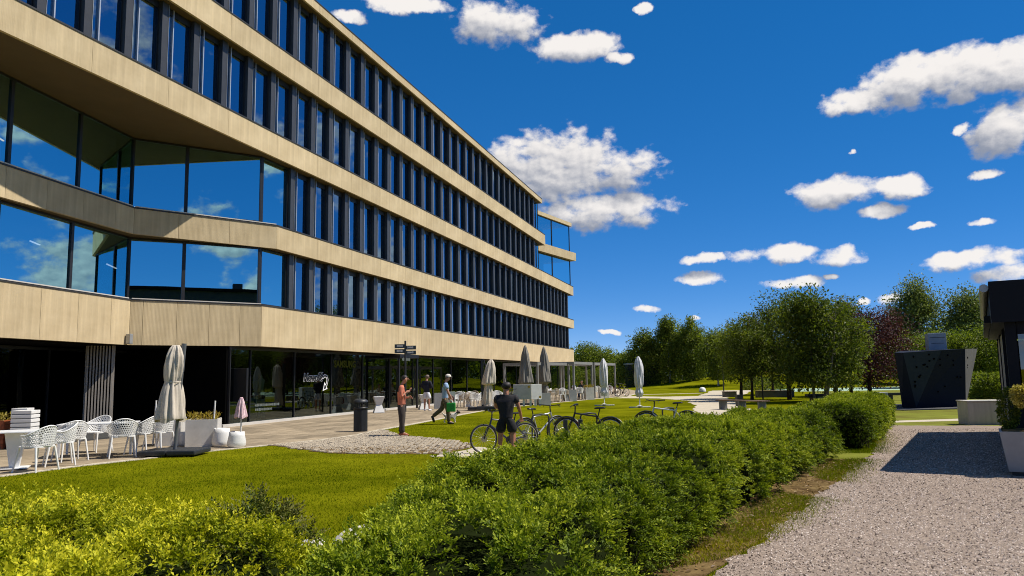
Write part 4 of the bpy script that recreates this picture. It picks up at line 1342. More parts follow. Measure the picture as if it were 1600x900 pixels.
mk = ~inpoly(Xl, Yl, ter_poly) & ~inpoly(Xl, Yl, COB) & ~inpoly(Xl, Yl, SAND) & ~inpoly(Xl, Yl, DRY) & ~inpoly(Xl, Yl, GRV) & ~inpoly(Xl, Yl, PATHS['path'])
edgej = r_.normal(size=n) * 0.05
blades('lawn_grass', 'short mown green grass of the lawn between terrace and hedge', Xl[mk], Yl[mk], 0.012, 0.036, 0.008, 'grass_blade', 201, 0.5)
n = 45000
t_ = r_.uniform(0, 1, n)
pts, _ = interp_line(DRY[1:10], t_ * 19.0)
pts = pts + r_.normal(size=(n, 2)) * np.array([0.24, 0.2]) + np.array([-0.16, 0.08])
cl = Lump(31, 2.4)(np.stack([pts[:, 0], pts[:, 1], 0 * t_], 1)) > 0.0
mk = cl & (pts[:, 1] > 3.5)
blades('verge_grass', 'patchy grass tufts between hedge foot and gravel edge', pts[mk, 0], pts[mk, 1], 0.02, 0.07, 0.008, 'grass_blade', 202, 0.6)
n = 30000                                       # fallen dry leaves and litter on the soil strip and cobbles
Xs = r_.uniform(-7, 7, n); Ys = r_.uniform(3.5, 24, n)
mk = inpoly(Xs, Ys, SOIL) | (inpoly(Xs, Ys, COB) & (Ys < 18.4 - Xs * 0.1)) 
P = np.stack([Xs[mk], Ys[mk], np.full(mk.sum(), 0.02)], 1); k = len(P)
P[inpoly(P[:, 0], P[:, 1], COB), 2] = 0.042
L = r_.uniform(0.03, 0.075, k)
V, T, C = leaf_arrays(P, unit(r_.normal(size=(k, 3)) * np.array([1, 1, 0.15])), unit(r_.normal(size=(k, 3)) * 0.3 + np.array([0, 0, 1])), L, L * 0.5, r_.uniform(0, 1, k))
o = np_mesh('leaf_litter', V, T, 'dry_leaf', None, C); tag(o, 'dry brown leaf litter on soil strip and cobbles', 'leaf litter', kind='stuff')
# gravel stones: real geometry near the camera
n = 120000
Yg = 4.2 + 17.5 * r_.uniform(0, 1, n) ** 1.5
Xg = r_.uniform(0.05, 0.72, n) * Yg
mk = inpoly(Xg, Yg, GRV)
Xg, Yg = Xg[mk], Yg[mk]; k = len(Xg)
octv = np.array([[1, 0, 0], [-1, 0, 0], [0, 1, 0], [0, -1, 0], [0, 0, 1.0]])
octf = np.array([[0, 2, 4], [2, 1, 4], [1, 3, 4], [3, 0, 4]])
sz = r_.uniform(0.008, 0.019, k) * (0.85 + 0.02 * Yg)
a = r_.uniform(0, 6.28, k)
B = octv[None] * (sz[:, None, None] * r_.uniform(0.6, 1.3, (k, 5, 1)))
B[:, :, 2] *= 0.75
ca, sa = np.cos(a)[:, None], np.sin(a)[:, None]
V = np.stack([B[..., 0] * ca - B[..., 1] * sa + Xg[:, None] , B[..., 0] * sa + B[..., 1] * ca + Yg[:, None], B[..., 2] + 0.008], -1)
T = (np.arange(k)[:, None, None] * 5 + octf[None]).reshape(-1, 3)
m = leaf_mat('pebble', (0.055, 0.040, 0.032), (0.36, 0.285, 0.23), (0.72, 0.62, 0.53), 0.0, 0.95, 0.0)
o = np_mesh('gravel_stones', V.reshape(-1, 3), T, 'pebble', None, np.repeat(np.clip(r_.uniform(0, 1, k) + 0.10 * Lump(91, 0.8)(np.stack([Xg, Yg, 0 * Xg], 1)), 0, 1), 5)); tag(o, 'loose pinkish grey gravel stones on the path', 'gravel', kind='stuff')
# ------------------------------------------------------------------ object materials
pm('white_plastic', (0.78, 0.77, 0.74), 0.42, 0.05, 4.0)
pm('tan_plastic', (0.45, 0.36, 0.27), 0.45, 0.06, 4.0)
pm('white_table', (0.74, 0.74, 0.73), 0.35, 0.06, 4.0)
pm('white_pot', (0.70, 0.69, 0.66), 0.5, 0.08, 3.0)
pm('planter_white', (0.56, 0.54, 0.50), 0.7, 0.14, 2.0, bump=0.1)
pm('planter_grey', (0.30, 0.31, 0.31), 0.6, 0.15, 2.0)
pm('canvas', (0.58, 0.51, 0.42), 0.9, 0.14, 3.0, bump=0.25, bscale=30, stretch=(3, 3, 0.6))
pm('canvas_grey', (0.20, 0.185, 0.16), 0.9, 0.2, 3.0, bump=0.25, bscale=30, stretch=(3, 3, 0.6))
pm('canvas_white', (0.66, 0.65, 0.66), 0.9, 0.1, 3.0, bump=0.25, bscale=30, stretch=(3, 3, 0.6))
pm('canvas_pink', (0.62, 0.24, 0.30), 0.9, 0.45, 16.0, alt=(0.75, 0.55, 0.56), stretch=(4, 4, 0.4))
pm('steel_grey', (0.16, 0.165, 0.17), 0.45, 0.1, 3.0, metallic=0.4)
pm('pergola_steel', (0.23, 0.225, 0.215), 0.5, 0.1, 2.0)
pm('base_black', (0.020, 0.022, 0.025), 0.5, 0.15, 3.0)
pm('sign_blue', (0.028, 0.048, 0.060), 0.45, 0.1, 3.0)
pm('wood_red', (0.30, 0.075, 0.022), 0.6, 0.3, 3.0, stretch=(1, 8, 8))
pm('wood_bench', (0.14, 0.085, 0.05), 0.7, 0.35, 3.0, stretch=(1, 8, 8))
pm('white_paint', (0.72, 0.71, 0.68), 0.6, 0.08, 3.0)
pm('rubber', (0.012, 0.012, 0.012), 0.7)
pm('bike_black', (0.010, 0.010, 0.014), 0.35, spec=0.6)
pm('bike_blue', (0.012, 0.014, 0.045), 0.3, spec=0.6)
pm('bike_silver', (0.52, 0.52, 0.50), 0.35, metallic=0.5)
pm('bike_white', (0.68, 0.68, 0.68), 0.35, coat=0.4)
pm('bike_red', (0.14, 0.02, 0.012), 0.35)
pm('chrome', (0.55, 0.55, 0.55), 0.25, metallic=1.0)
pm('skin', (0.46, 0.235, 0.155), 0.55, 0.1, 12.0, spec=0.3)
pm('skin_tan', (0.40, 0.18, 0.10), 0.5, 0.1, 12.0, spec=0.35)
pm('hair_dark', (0.014, 0.009, 0.007), 0.6, 0.3, 30.0)
pm('hair_grey', (0.16, 0.12, 0.09), 0.7, 0.3, 30.0)
pm('shirt_orange', (0.64, 0.20, 0.115), 0.85, 0.14, 9.0, bump=0.35, bscale=14)
pm('shirt_navy', (0.010, 0.011, 0.024), 0.85, 0.2, 9.0, bump=0.35, bscale=14)
pm('shirt_blue', (0.30, 0.43, 0.62), 0.85, 0.12, 9.0, bump=0.35, bscale=14)
pm('shirt_black', (0.012, 0.010, 0.012), 0.85, 0.25, 9.0, bump=0.4, bscale=14)
pm('shirt_cream', (0.60, 0.52, 0.42), 0.85, 0.15, 9.0, bump=0.35, bscale=14)
pm('trousers_brown', (0.050, 0.038, 0.032), 0.9, 0.2, 9.0, bump=0.35, bscale=14)
pm('trousers_khaki', (0.105, 0.085, 0.048), 0.9, 0.2, 9.0, bump=0.35, bscale=14)
pm('shorts_white', (0.66, 0.66, 0.70), 0.9, 0.1, 9.0, bump=0.35, bscale=14)
pm('shorts_black', (0.008, 0.008, 0.009), 0.9, 0.2, 9.0, bump=0.35, bscale=14)
pm('denim', (0.03, 0.05, 0.11), 0.9, 0.2, 9.0)
pm('shoe_orange', (0.34, 0.09, 0.035), 0.6)
pm('shoe_white', (0.72, 0.72, 0.73), 0.5)
pm('shoe_black', (0.012, 0.012, 0.013), 0.5)
pm('cap_white', (0.62, 0.58, 0.50), 0.8)
pm('bag_green', (0.012, 0.30, 0.030), 0.55, 0.15, 6.0, bump=0.3, bscale=10)
pm('dog_white', (0.62, 0.57, 0.50), 0.9, 0.2, 14.0, bump=0.5, bscale=60)
pm('dog_dark', (0.03, 0.018, 0.012), 0.9, 0.3, 14.0)
pm('pavilion_dark', (0.006, 0.007, 0.010), 0.6, 0.15, 1.0, spec=0.2)
pm('pavilion_side', (0.30, 0.28, 0.24), 0.7, 0.15, 1.0)
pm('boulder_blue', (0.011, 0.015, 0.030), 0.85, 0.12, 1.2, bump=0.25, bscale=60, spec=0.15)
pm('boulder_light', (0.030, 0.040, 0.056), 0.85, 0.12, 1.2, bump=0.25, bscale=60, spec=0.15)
pm('boulder_sunlit', (0.11, 0.105, 0.10), 0.85, 0.15, 1.2, bump=0.25, bscale=60, spec=0.15)  # lighter copy for the sun-facing side, sunlight put into the colour
pm('hold', (0.006, 0.006, 0.007), 0.95, spec=0.0)
pm('mat_grey', (0.055, 0.055, 0.058), 0.9, 0.2, 2.0)
pm('grey_box', (0.33, 0.35, 0.39), 0.6, 0.1, 2.0)
pm('block_pale', (0.44, 0.41, 0.36), 0.8, 0.18, 1.2, bump=0.1, stretch=(5, 5, 0.4))
pm('concrete_dark', (0.10, 0.095, 0.088), 0.85, 0.2, 2.0)
pm('shed_dark', (0.020, 0.024, 0.022), 0.7, 0.2, 1.5)
pm('logo_yellow', (0.55, 0.36, 0.04), 0.6)
glass_mat('glass_pavilion', 0.12, (0.3, 0.34, 0.3), (0.9, 0.9, 0.9))

def bake(mb_or_obj, mods):
    """apply modifiers to a built shape and return the finished mesh"""
    me = mb_or_obj.mesh('tmp') if isinstance(mb_or_obj, MB) else mb_or_obj
    ob = bpy.data.objects.new('tmp', me); col.objects.link(ob)
    for typ, kw in mods:
        m = ob.modifiers.new(typ, typ)
        for k, v in kw.items(): setattr(m, k, v)
    bpy.context.view_layer.update()
    out = bpy.data.meshes.new_from_object(ob.evaluated_get(bpy.context.evaluated_depsgraph_get()))
    bpy.data.objects.remove(ob)
    return out

# ------------------------------------------------------------------ perforated armchairs
def lattice(mb, pt, nu, nv, hole=0.62):
    for i in range(nu):
        for j in range(nv):
            sh_ = 0.5 if j % 2 else 0.0
            c = [pt((i + sh_ + a) / (nu + 0.5), (j + b) / nv) for a, b in ((0, 0), (1, 0), (1, 1), (0, 1))]
            ctr = sum(c, Vector()) / 4
            inn = [ctr + (p - ctr) * hole for p in c]
            mb.add(c + inn, [(0, 1, 5, 4), (1, 2, 6, 5), (2, 3, 7, 6), (3, 0, 4, 7)])
def chair_meshes():
    def shell(u, v):
        ph = (u * 2 - 1) * R(118)
        c_ = math.cos(ph)
        zt_ = 0.655 + 0.165 * max(c_, 0) ** 1.5
        zb_ = 0.455
        k = 1 + 0.16 * v * (1 if c_ > 0 else 0.6)
        return Vector((math.sin(ph) * 0.255 * k, -c_ * 0.235 * k - 0.01, zb_ + (zt_ - zb_) * v))
    mb = MB(); lattice(mb, shell, 26, 8, 0.66)
    back = bake(mb, [('SOLIDIFY', dict(thickness=0.014, offset=0.0))])
    rim = MB().tube([shell(t, 1.0) for t in np.linspace(0, 1, 25)], 0.013, 6)
    rim.tube([shell(0, 1.0), shell(0, 0.5), shell(0, 0.0)], 0.013, 6); rim.tube([shell(1, 1.0), shell(1, 0.5), shell(1, 0.0)], 0.013, 6)
    seat = MB()
    pts = [(0.25 * math.copysign(abs(math.cos(a)) ** 0.6, math.cos(a)), 0.235 * math.copysign(abs(math.sin(a)) ** 0.6, math.sin(a))) for a in np.linspace(0, 2 * PI, 24, endpoint=False)]
    seat.prism(pts, 0.435, 0.462)
    legs = []
    for sx in (-1, 1):
        for sy in (-1, 1):
            legs.append(MB().cyl((sx * 0.205, sy * 0.18, 0.44), (sx * 0.255, sy * 0.25, 0.0), 0.022, 0.014, 8).mesh('leg'))
    return back, rim.mesh('rim'), seat.mesh('seat'), legs
CH = {}
def chair(label, x, y, rz, m='white_plastic', group='white perforated armchairs on the terrace'):
    if not CH: CH['m'] = chair_meshes()
    back, rim, seat, legs = CH['m']
    if m != 'white_plastic':
        if m not in CH: CH[m] = tuple(q.copy() if not isinstance(q, list) else [l.copy() for l in q] for q in (back, rim, seat, legs))
        back, rim, seat, legs = CH[m]
        for me in [back, rim, seat] + legs: me.materials.clear()
    t = thing('armchair', label, 'chair', (x, y, 0.012), rz, group)
    t.scale = (1.08, 1.08, 1.06)
    b = link('backrest', back, m, t); link('rim', rim, m, b); link('seat', seat, m, t)
    for l in legs: link('leg', l, m, t)
    return t
def table(label, x, y, rz, sx, sy, ped=False, group=None):
    t = thing('table', label, 'table', (x, y, 0.03), rz, group)
    mb = MB(); n = max(3, int(sy / 0.11))
    MB().bevbox((0, 0, 0.725), (sx, sy, 0.028), 0.008).build('table_top', 'white_table', t)
    if ped:
        MB().box((0, 0, 0.36), (0.16, 0.16, 0.70), taper=2.2).build('pedestal', 'white_table', t)
        MB().bevbox((0, 0, 0.012), (0.5, 0.5, 0.024), 0.006).build('base_plate', 'white_table', t)
    else:
        for a in (-1, 1):
            for b in (-1, 1):
                MB().box((a * (sx / 2 - 0.06), b * (sy / 2 - 0.06), 0.355), (0.045, 0.045, 0.71), taper=1.5).build('leg', 'white_table', t)
    return t
table('white pedestal table at the left picture edge', -9.98, 15.35, 0.45, 0.8, 0.8, True)
table('long white four-legged table behind the pedestal table', -9.75, 18.0, 0.30, 1.6, 0.85)
chair('white perforated armchair cut by the left picture edge', -10.55, 14.9, -1.3)
chair('white perforated armchair with its back to us, right of the pedestal table', -9.30, 14.95, 1.35)
chair('white perforated armchair just behind the nearest full armchair', -9.45, 15.95, 2.2)
chair('white perforated armchair with arms toward us at the long table left end', -9.75, 16.85, 0.9)
chair('white perforated armchair on the far side of the long table', -10.35, 18.95, 2.9)
chair('white perforated armchair with its back to us at the long table front', -8.92, 17.45, 0.55)
chair('white perforated armchair at the right end of the long table', -8.92, 18.35, 1.55)
chair('rightmost white perforated armchair of the near group, beside the beige umbrella', -8.62, 18.62, 1.35)

# ------------------------------------------------------------------ umbrellas
def canopy(prof, pleats=9, amp=0.16, seed=0, lean=(0, 0), c=(0, 0)):
    r = random.Random(seed); seg = 54
    mb = MB(); vs = []
    ph = r.uniform(0, 6)
    z0 = prof[0][1]
    rows = []
    for i in range(len(prof) - 1):
        for s in range(4):
            t = s / 4
            rows.append((prof[i][0] * (1 - t) + prof[i + 1][0] * t, prof[i][1] * (1 - t) + prof[i + 1][1] * t))
    rows.append(prof[-1])
    for k_, (rad, z) in enumerate(rows):
        for k in range(seg):
            a = 2 * PI * k / seg
            w = 0.7 * math.cos(pleats * a + ph + 0.9 * math.sin(z * 4 + ph)) + 0.6 * math.cos((pleats + 5) * a - ph * 2 + z * 3) + 0.5 * math.cos(3 * a + z * 2.5 + ph)
            rr = rad * (1 + amp * w)
            hem = 0.06 * math.cos(3 * a + ph) * rad / 0.3 if k_ == 0 else 0
            vs.append((c[0] + rr * math.cos(a) + lean[0] * (z - z0), c[1] + rr * math.sin(a) + lean[1] * (z - z0), z + hem))
    n = len(rows)
    fs = [(i * seg + k, i * seg + (k + 1) % seg, (i + 1) * seg + (k + 1) % seg, (i + 1) * seg + k) for i in range(n - 1) for k in range(seg)]
    fs.append(tuple(range((n - 1) * seg, n * seg)))
    mb.add(vs, fs, 0, True)
    return mb
u = thing('cantilever_umbrella', 'closed beige cantilever umbrella on a black slab base beside the chairs', 'umbrella', (-7.85, 17.75, 0.01), 0)
mb = MB(); mb.bevbox((0, 0, 0.085), (0.64, 0.98, 0.11), 0.02); 
MB().bevbox((-0.33, 0, 0.085), (0.64, 0.95, 0.11), 0.03).build('base_slab', 'base_black', u)
MB().bevbox((0.33, 0, 0.085), (0.64, 0.95, 0.11), 0.03).build('base_slab', 'base_black', u)
MB().cyl((0.0, 0, 0.14), (0.13, 0.0, 2.56), 0.042, 0.042, 14).build('pole', 'steel_grey', u)
MB().cyl((0.09, 0, 1.9), (0.13, 0.0, 2.57), 0.055, 0.055, 14).build('pole_sleeve', 'steel_grey', u)
cn = canopy([(0.29, 0.80), (0.30, 0.86), (0.25, 1.2), (0.20, 1.5), (0.155, 1.67), (0.175, 1.8), (0.19, 2.05), (0.17, 2.28), (0.12, 2.45), (0.07, 2.53)], 8, 0.20, 4, (0.06, 0), (-0.13, -0.06)).build('canopy', 'canvas', u)
MB().lathe([(0.165, -0.02), (0.172, 0.0), (0.165, 0.02)], (-0.06, -0.06, 1.68), 24).build('tie', 'canvas', cn)

u = thing('cantilever_umbrella', 'closed beige cantilever umbrella leaning by a black post behind the black-shirted man', 'umbrella', (-1.75, 39.0, 0.03), 0)
MB().bevbox((0.35, 0, 0.10), (1.0, 1.0, 0.16), 0.03).build('base_slab', 'base_black', u)
MB().bevbox((-0.35, 0.1, 0.08), (0.5, 0.9, 0.12), 0.03).build('base_slab', 'base_black', u)
MB().box((0.15, 0, 1.35), (0.12, 0.12, 2.5)).build('pole', 'base_black', u)
MB().cyl((0.22, 0, 2.55), (0.60, 0, 1.2), 0.03, 0.03, 8).build('arm', 'base_black', u)
canopy([(0.22, 0.25), (0.24, 0.5), (0.22, 0.9), (0.17, 1.25), (0.33, 1.30), (0.30, 1.7), (0.24, 2.1), (0.17, 2.4), (0.06, 2.55)], 8, 0.16, 9, (0.12, 0), (0.34, -0.1)).build('canopy', 'canvas', u)
for lb, x, y, sd in (('left of the two tall closed grey umbrellas behind the white board', 0.72, 45.2, 12), ('right of the two tall closed grey umbrellas behind the white board', 1.95, 48.2, 14)):
    u = thing('parasol', lb, 'umbrella', (x, y, 0.01), 0, 'tall grey cafe umbrellas')
    MB().bevbox((0, 0, 0.06), (0.8, 0.8, 0.10), 0.02).build('base_slab', 'base_black', u)
    MB().cyl((0, 0, 0.1), (0, 0, 3.55), 0.035, 0.03, 10).build('pole', 'steel_grey', u)
    canopy([(0.22, 0.55), (0.20, 0.8), (0.15, 1.15), (0.42, 1.30), (0.38, 1.6), (0.30, 2.3), (0.20, 3.0), (0.06, 3.5)], 8, 0.15, sd).build('canopy', 'canvas_grey', u)
for lb, x, y, sd, m in (('slim closed white umbrella on the lawn nearer the building', 5.02, 42.4, 22, 'canvas_white'), ('slim closed white umbrella on the lawn nearer the path', 6.45, 39.2, 25, 'canvas_white')):
    u = thing('parasol', lb, 'umbrella', (x, y, 0.0), 0, 'slim white lawn umbrellas')
    MB().bevbox((0, 0, 0.03), (1.1, 0.12, 0.05), 0.01).build('foot', 'white_paint', u)
    MB().bevbox((0, 0, 0.085), (0.12, 1.0, 0.05), 0.01).build('foot', 'white_paint', u)
    MB().cyl((0, 0, 0.1), (0, 0, 2.6), 0.028, 0.028, 10).build('pole', 'white_paint', u)
    canopy([(0.13, 0.55), (0.20, 0.75), (0.13, 0.98), (0.20, 1.15), (0.22, 1.6), (0.20, 2.1), (0.14, 2.4), (0.06, 2.58)], 7, 0.18, sd).build('canopy', m, u)
    MB().cyl((0, 0, 2.56), (0, 0, 2.62), 0.07, 0.05, 10).build('finial', 'white_paint', u)

# ------------------------------------------------------------------ planters, pots, crates
def tuft(parent, n, w, d, h, z, m, seed, leaf=0.05):
    r = np.random.default_rng(seed)
    X = r.uniform(-w / 2, w / 2, n); Y = r.uniform(-d / 2, d / 2, n); Zz = z + h * r.uniform(0, 1, n) ** 1.4
    P = np.stack([X * (1 + 0.2 * Zz), Y, Zz], 1)
    L = leaf * r.uniform(0.6, 1.5, n)
    V, T, C = leaf_arrays(P, unit(r.normal(size=(n, 3)) * 0.6 + np.array([0, 0, 1.0])), unit(r.normal(size=(n, 3))), L, L * 0.35, r.uniform(0, 1, n))
    o = np_mesh('foliage', V, T, m, parent, C); o['kind'] = 'stuff'
def box_planter(name, label, x, y, rz, s, m, plant=None, seed=0, cat='planter', taper=1.0):
    t = thing(name, label, cat, (x, y, 0.005), rz)
    w, d, h = s; th = 0.035
    mb = MB()
    mb.box((0, -d / 2 + th / 2, h / 2), (w, th, h)); mb.box((0, d / 2 - th / 2, h / 2), (w, th, h))
    mb.box((-w / 2 + th / 2, 0, h / 2), (th, d - 2 * th, h)); mb.box((w / 2 - th / 2, 0, h / 2), (th, d - 2 * th, h))
    mb.build('box', m, t)
    MB().box((0, 0, h * 0.45), (w - 2 * th - 0.004, d - 2 * th - 0.004, h * 0.86)).build('soil', 'soil', t)
    if plant: tuft(t, 420, w * 0.9, d * 0.9, plant[1], h * 0.88, plant[0], seed, 0.08)
    return t
box_planter('box_planter', 'white box planter with orange-brown grass next to the round pots', -8.25, 20.35, 0.25, (0.78, 0.9, 0.70), 'planter_white', ('leaf_orange', 0.22), 3)
box_planter('box_planter', 'white box planter half hidden behind the beige umbrella', -9.30, 20.75, 0.25, (0.62, 0.9, 0.72), 'planter_white', ('leaf_orange', 0.10), 4)
def pot(label, x, y, r, h, seed):
    t = thing('round_pot', label, 'pot', (x, y, 0.005), 0, 'white round pots')
    MB().lathe([(0.0, 0.0), (r * 0.8, 0.0), (r * 0.98, 0.06), (r, 0.14), (r * 0.86, h * 0.75), (r * 0.80, h), (r * 0.74, h), (r * 0.72, h - 0.06), (0, h - 0.06)], (0, 0, 0), 28).build('bowl', 'white_pot', t)
    MB().lathe([(0, h - 0.05), (r * 0.7, h - 0.05)], (0, 0, 0), 20).build('soil', 'soil', t)
    return t
pot('small white round pot between the two box planters', -8.78, 20.45, 0.16, 0.36, 1)
pot('white round pot right beside the grass-filled box planter', -7.62, 19.95, 0.24, 0.47, 2)
pot('white round pot holding the little pink parasol', -7.08, 19.55, 0.23, 0.40, 3)
for lb, x, y, z0, l in (('white stick standing in the box planter edge beside the round pot', -7.92, 20.1, 0.0, 1.18), ('white stick standing behind the right end armchairs', -9.85, 20.9, 0.0, 1.2)):
    o = MB().cyl((0, 0, 0), (0.05, 0, l), 0.022, 0.022, 8).build('white_stick', 'white_paint', None, (x, y, z0)); tag(o, lb, 'stick')
p = thing('mini_parasol', 'little closed pink and white parasol stuck in a round pot', 'umbrella', (-6.98, 19.55, 0.34))
MB().cyl((0, 0, 0), (0.0, 0, 0.90), 0.018, 0.018, 8).build('pole', 'white_paint', p)
canopy([(0.145, 0.42), (0.14, 0.46), (0.11, 0.62), (0.075, 0.80), (0.03, 0.93)], 7, 0.16, 31).build('canopy', 'canvas_pink', p)
# wooden planter with yellow flowers, white slatted crate
t = thing('wooden_planter', 'reddish wooden planter with yellow flowers at the left edge', 'planter', (-14.05, 20.2, 0.0), 0.15)
for k in range(6): MB().bevbox((0, -0.25, 0.08 + k * 0.125), (1.3, 0.03, 0.118), 0.006).build('board', 'wood_red', t)
for k in range(6): MB().bevbox((0.635, 0, 0.08 + k * 0.125), (0.03, 0.46, 0.118), 0.006).build('board', 'wood_red', t)
MB().box((0, 0.02, 0.36), (1.2, 0.44, 0.72)).build('soil', 'soil', t)
tuft(t, 900, 1.15, 0.45, 0.24, 0.70, 'leaf_yellow', 8, 0.055); 
t = thing('slatted_crate', 'white slatted crate stacked beside the wooden flower planter', 'crate', (-12.98, 20.3, 0.0), 0.15)
for k in range(9): MB().bevbox((0, 0, 0.07 + k * 0.112), (0.50, 0.5, 0.085), 0.008).build('slat', 'white_paint', t)
MB().box((0, 0, 0.5), (0.46, 0.46, 0.99)).build('inner_box', 'planter_grey', t)
t = thing('slatted_crate', 'small pale slatted crate at the back of the flower planter', 'crate', (-13.35, 20.75, 0.0), 0.15)
for k in range(9): MB().bevbox((0, 0, 0.07 + k * 0.118), (0.40, 0.4, 0.085), 0.008).build('slat', 'white_paint', t)
MB().box((0, 0, 0.5), (0.36, 0.36, 1.0)).build('inner_box', 'planter_grey', t)

# ------------------------------------------------------------------ litter bin, stools, signs
t = thing('litter_bin', 'black ribbed litter bin with open hood on the terrace edge', 'bin', (-4.97, 24.75, 0.01))
ring = []
for k in range(72):
    r_k = 0.215 + (0.008 if k % 2 else -0.006); ring.append((r_k * math.cos(2 * PI * k / 72), r_k * math.sin(2 * PI * k / 72)))
MB().prism(ring, 0.0, 0.70).build('body', 'base_black', t)
MB().lathe([(0.20, 0.70), (0.235, 0.72), (0.235, 0.76), (0.20, 0.78), (0.0, 0.78)], (0, 0, 0), 28).build('rim', 'black', t)
hood = MB()
for a in range(8): hood.cyl((0.2 * math.cos(a * PI / 4), 0.2 * math.sin(a * PI / 4), 0.78), (0.2 * math.cos(a * PI / 4), 0.2 * math.sin(a * PI / 4), 0.93), 0.014, 0.014, 6)
hood.lathe([(0.235, 0.93), (0.225, 0.99), (0.15, 1.03), (0, 1.04), (0, 0.93), (0.235, 0.93)], (0, 0, 0), 28)
hood.build('hood', 'base_black', t)
def stool(label, x, y, rz):
    t = thing('angular_stool', label, 'stool', (x, y, 0.03), rz, 'white angular stools by the shop glass')
    mb = MB(); s = [(0.25, 0.0), (0.13, 0.38), (0.25, 0.76)]
    vs = [(a * r * 1.05, b * r * 0.9, z) for r, z in s for a, b in ((-1, -1), (1, -1), (1, 1), (-1, 1))]
    fs = [(0, 3, 2, 1), (8, 9, 10, 11)] + [(i * 4 + k, i * 4 + (k + 1) % 4, (i + 1) * 4 + (k + 1) % 4, (i + 1) * 4 + k) for i in range(2) for k in range(4)]
    mb.add(vs, fs); mb.build('body', 'white_paint', t)
    MB().bevbox((0, 0, 0.775), (0.50, 0.43, 0.03), 0.008).build('seat', 'white_paint', t)
stool('white hourglass stool by the shop glass, left of the salmon-shirted man', -6.75, 38.1, 0.35)
stool('white hourglass stool just left of the navy-shirted man', -4.85, 41.0, 0.35)
t = thing('signpost', 'dark signpost with four direction boards above the salmon-shirted man', 'signpost', (-5.45, 38.3, 0.03))
MB().cyl((0, 0, 0), (0, 0, 3.55), 0.055, 0.05, 12).build('post', 'base_black', t)
for i, (z, sx, w_) in enumerate(((3.28, -1, 0.40), (3.03, -1, 0.40), (3.20, 1, 0.42), (2.95, 1, 0.42))):
    b = MB().bevbox((sx * (0.08 + w_ / 2), -0.07, z), (w_ + 0.10, 0.025, 0.20), 0.01).build('direction_board', 'sign_blue', t)
    mb = MB(); rr = random.Random(i); x = sx * 0.12 if sx > 0 else -w_ - 0.02
    x0 = x
    while x < x0 + w_ * 0.68:            # the words are too small to read in the photograph: short pale strokes
        q = rr.uniform(0.02, 0.04); mb.box((x + q / 2, -0.085, z + 0.01), (q * 0.7, 0.004, rr.uniform(0.06, 0.10))); x += q
    mb.build('print', 'white_print', b)
t = thing('sandwich_board', 'dark sandwich board with round emblem right of the navy-shirted man', 'sign', (-3.75, 41.6, 0.03), 0.2)
MB().box((-0.32, 0.0, 0.42), (0.55, 0.25, 0.84)).build('box', 'planter_grey', t)
MB().bevbox((0.27, -0.05, 0.47), (0.56, 0.05, 0.86), 0.01).build('board', 'shop_pale', t)
mb = MB().tube([(0.27 + 0.2 * math.cos(a), -0.085, 0.5 + 0.2 * math.sin(a)) for a in np.linspace(0, 2 * PI, 24, endpoint=False)], 0.022, 6, closed=True)
mb.tube([(0.27, -0.085, 0.30), (0.27, -0.085, 0.70)], 0.016, 6); mb.tube([(0.07, -0.085, 0.5), (0.47, -0.085, 0.5)], 0.016, 6)
mb.build('emblem', 'bike_red', t)
t = thing('display_board', 'white two-panel board on short legs at the terrace edge', 'board', (0.75, 42.6, 0.03), 0.0)
MB().bevbox((-0.28, 0, 0.80), (1.0, 0.05, 0.84), 0.01, -0.06).build('panel', 'planter_white', t)
MB().bevbox((0.52, 0.12, 0.80), (0.62, 0.05, 0.84), 0.01, 0.35).build('panel', 'white_paint', t)
for x, y, z in ((0.10, -0.06, 1.08), (0.72, 0.14, 0.50)):
    MB().cyl((x, y, z), (x, y - 0.012, z), 0.07, 0.07, 12).build('logo', 'logo_yellow', t)
for x in (-0.65, -0.2, 0.18, 0.45, 0.7):
    MB().box((x, 0.1, 0.19), (0.12, 0.12, 0.38)).build('leg', 'white_paint', t)

# ------------------------------------------------------------------ cafe terrace
def far_chair(lb, x, y, rz, m='white_plastic'):
    return chair(lb, x, y, rz, m, 'cafe chairs in front of the shop fronts')
FC = [(-3.1, 43.0, 2.2), (-2.75, 42.2, 0.8), (-2.35, 43.4, -2.4), (-2.1, 42.0, -0.6), (-1.75, 43.6, 2.8), (-1.35, 42.6, 0.4), (-0.95, 43.8, 3.0), (-3.3, 45.0, 0.4), (-2.4, 45.4, 2.9), (-1.2, 45.6, 0.6)]
NM = ['first', 'second', 'third', 'fourth', 'fifth', 'sixth', 'seventh', 'eighth', 'ninth', 'tenth', 'eleventh', 'twelfth', 'thirteenth', 'fourteenth']
for k, (x, y, a) in enumerate(sorted(FC)):
    far_chair('%s cafe chair from the left between blue-shirted man and leaning umbrella' % NM[k], x, y, a, 'white_plastic' if k not in (2, 3) else 'tan_plastic')
table('small white cafe table behind the blue-shirted man', -2.6, 43.6, 0.3, 0.7, 0.7, True)
table('small white cafe table near the leaning umbrella', -1.35, 43.3, 0.3, 0.7, 0.7, True)
FC = [(2.6, 49.0, 0.5), (3.0, 49.9, 2.4), (3.35, 50.6, -0.7), (3.2, 51.6, 0.3), (4.55, 53.2, 0.2), (4.85, 54.2, 2.8), (4.3, 54.3, 1.2), (5.9, 56.3, 0.4), (6.2, 57.4, 2.6), (7.0, 58.6, 0.2), (7.5, 60.2, 2.9), (2.2, 50.6, 1.2)]
for k, (x, y, a) in enumerate(sorted(FC)):
    far_chair('%s cafe chair from the left along the pergola' % NM[k], x, y, a, 'tan_plastic' if k in (1, 4) else 'white_plastic')
table('white cafe table left of the pergola', 2.75, 50.2, 0.3, 1.3, 0.7)
table('white cafe table inside the first pergola bay', 4.35, 53.6, 0.3, 0.9, 0.7)
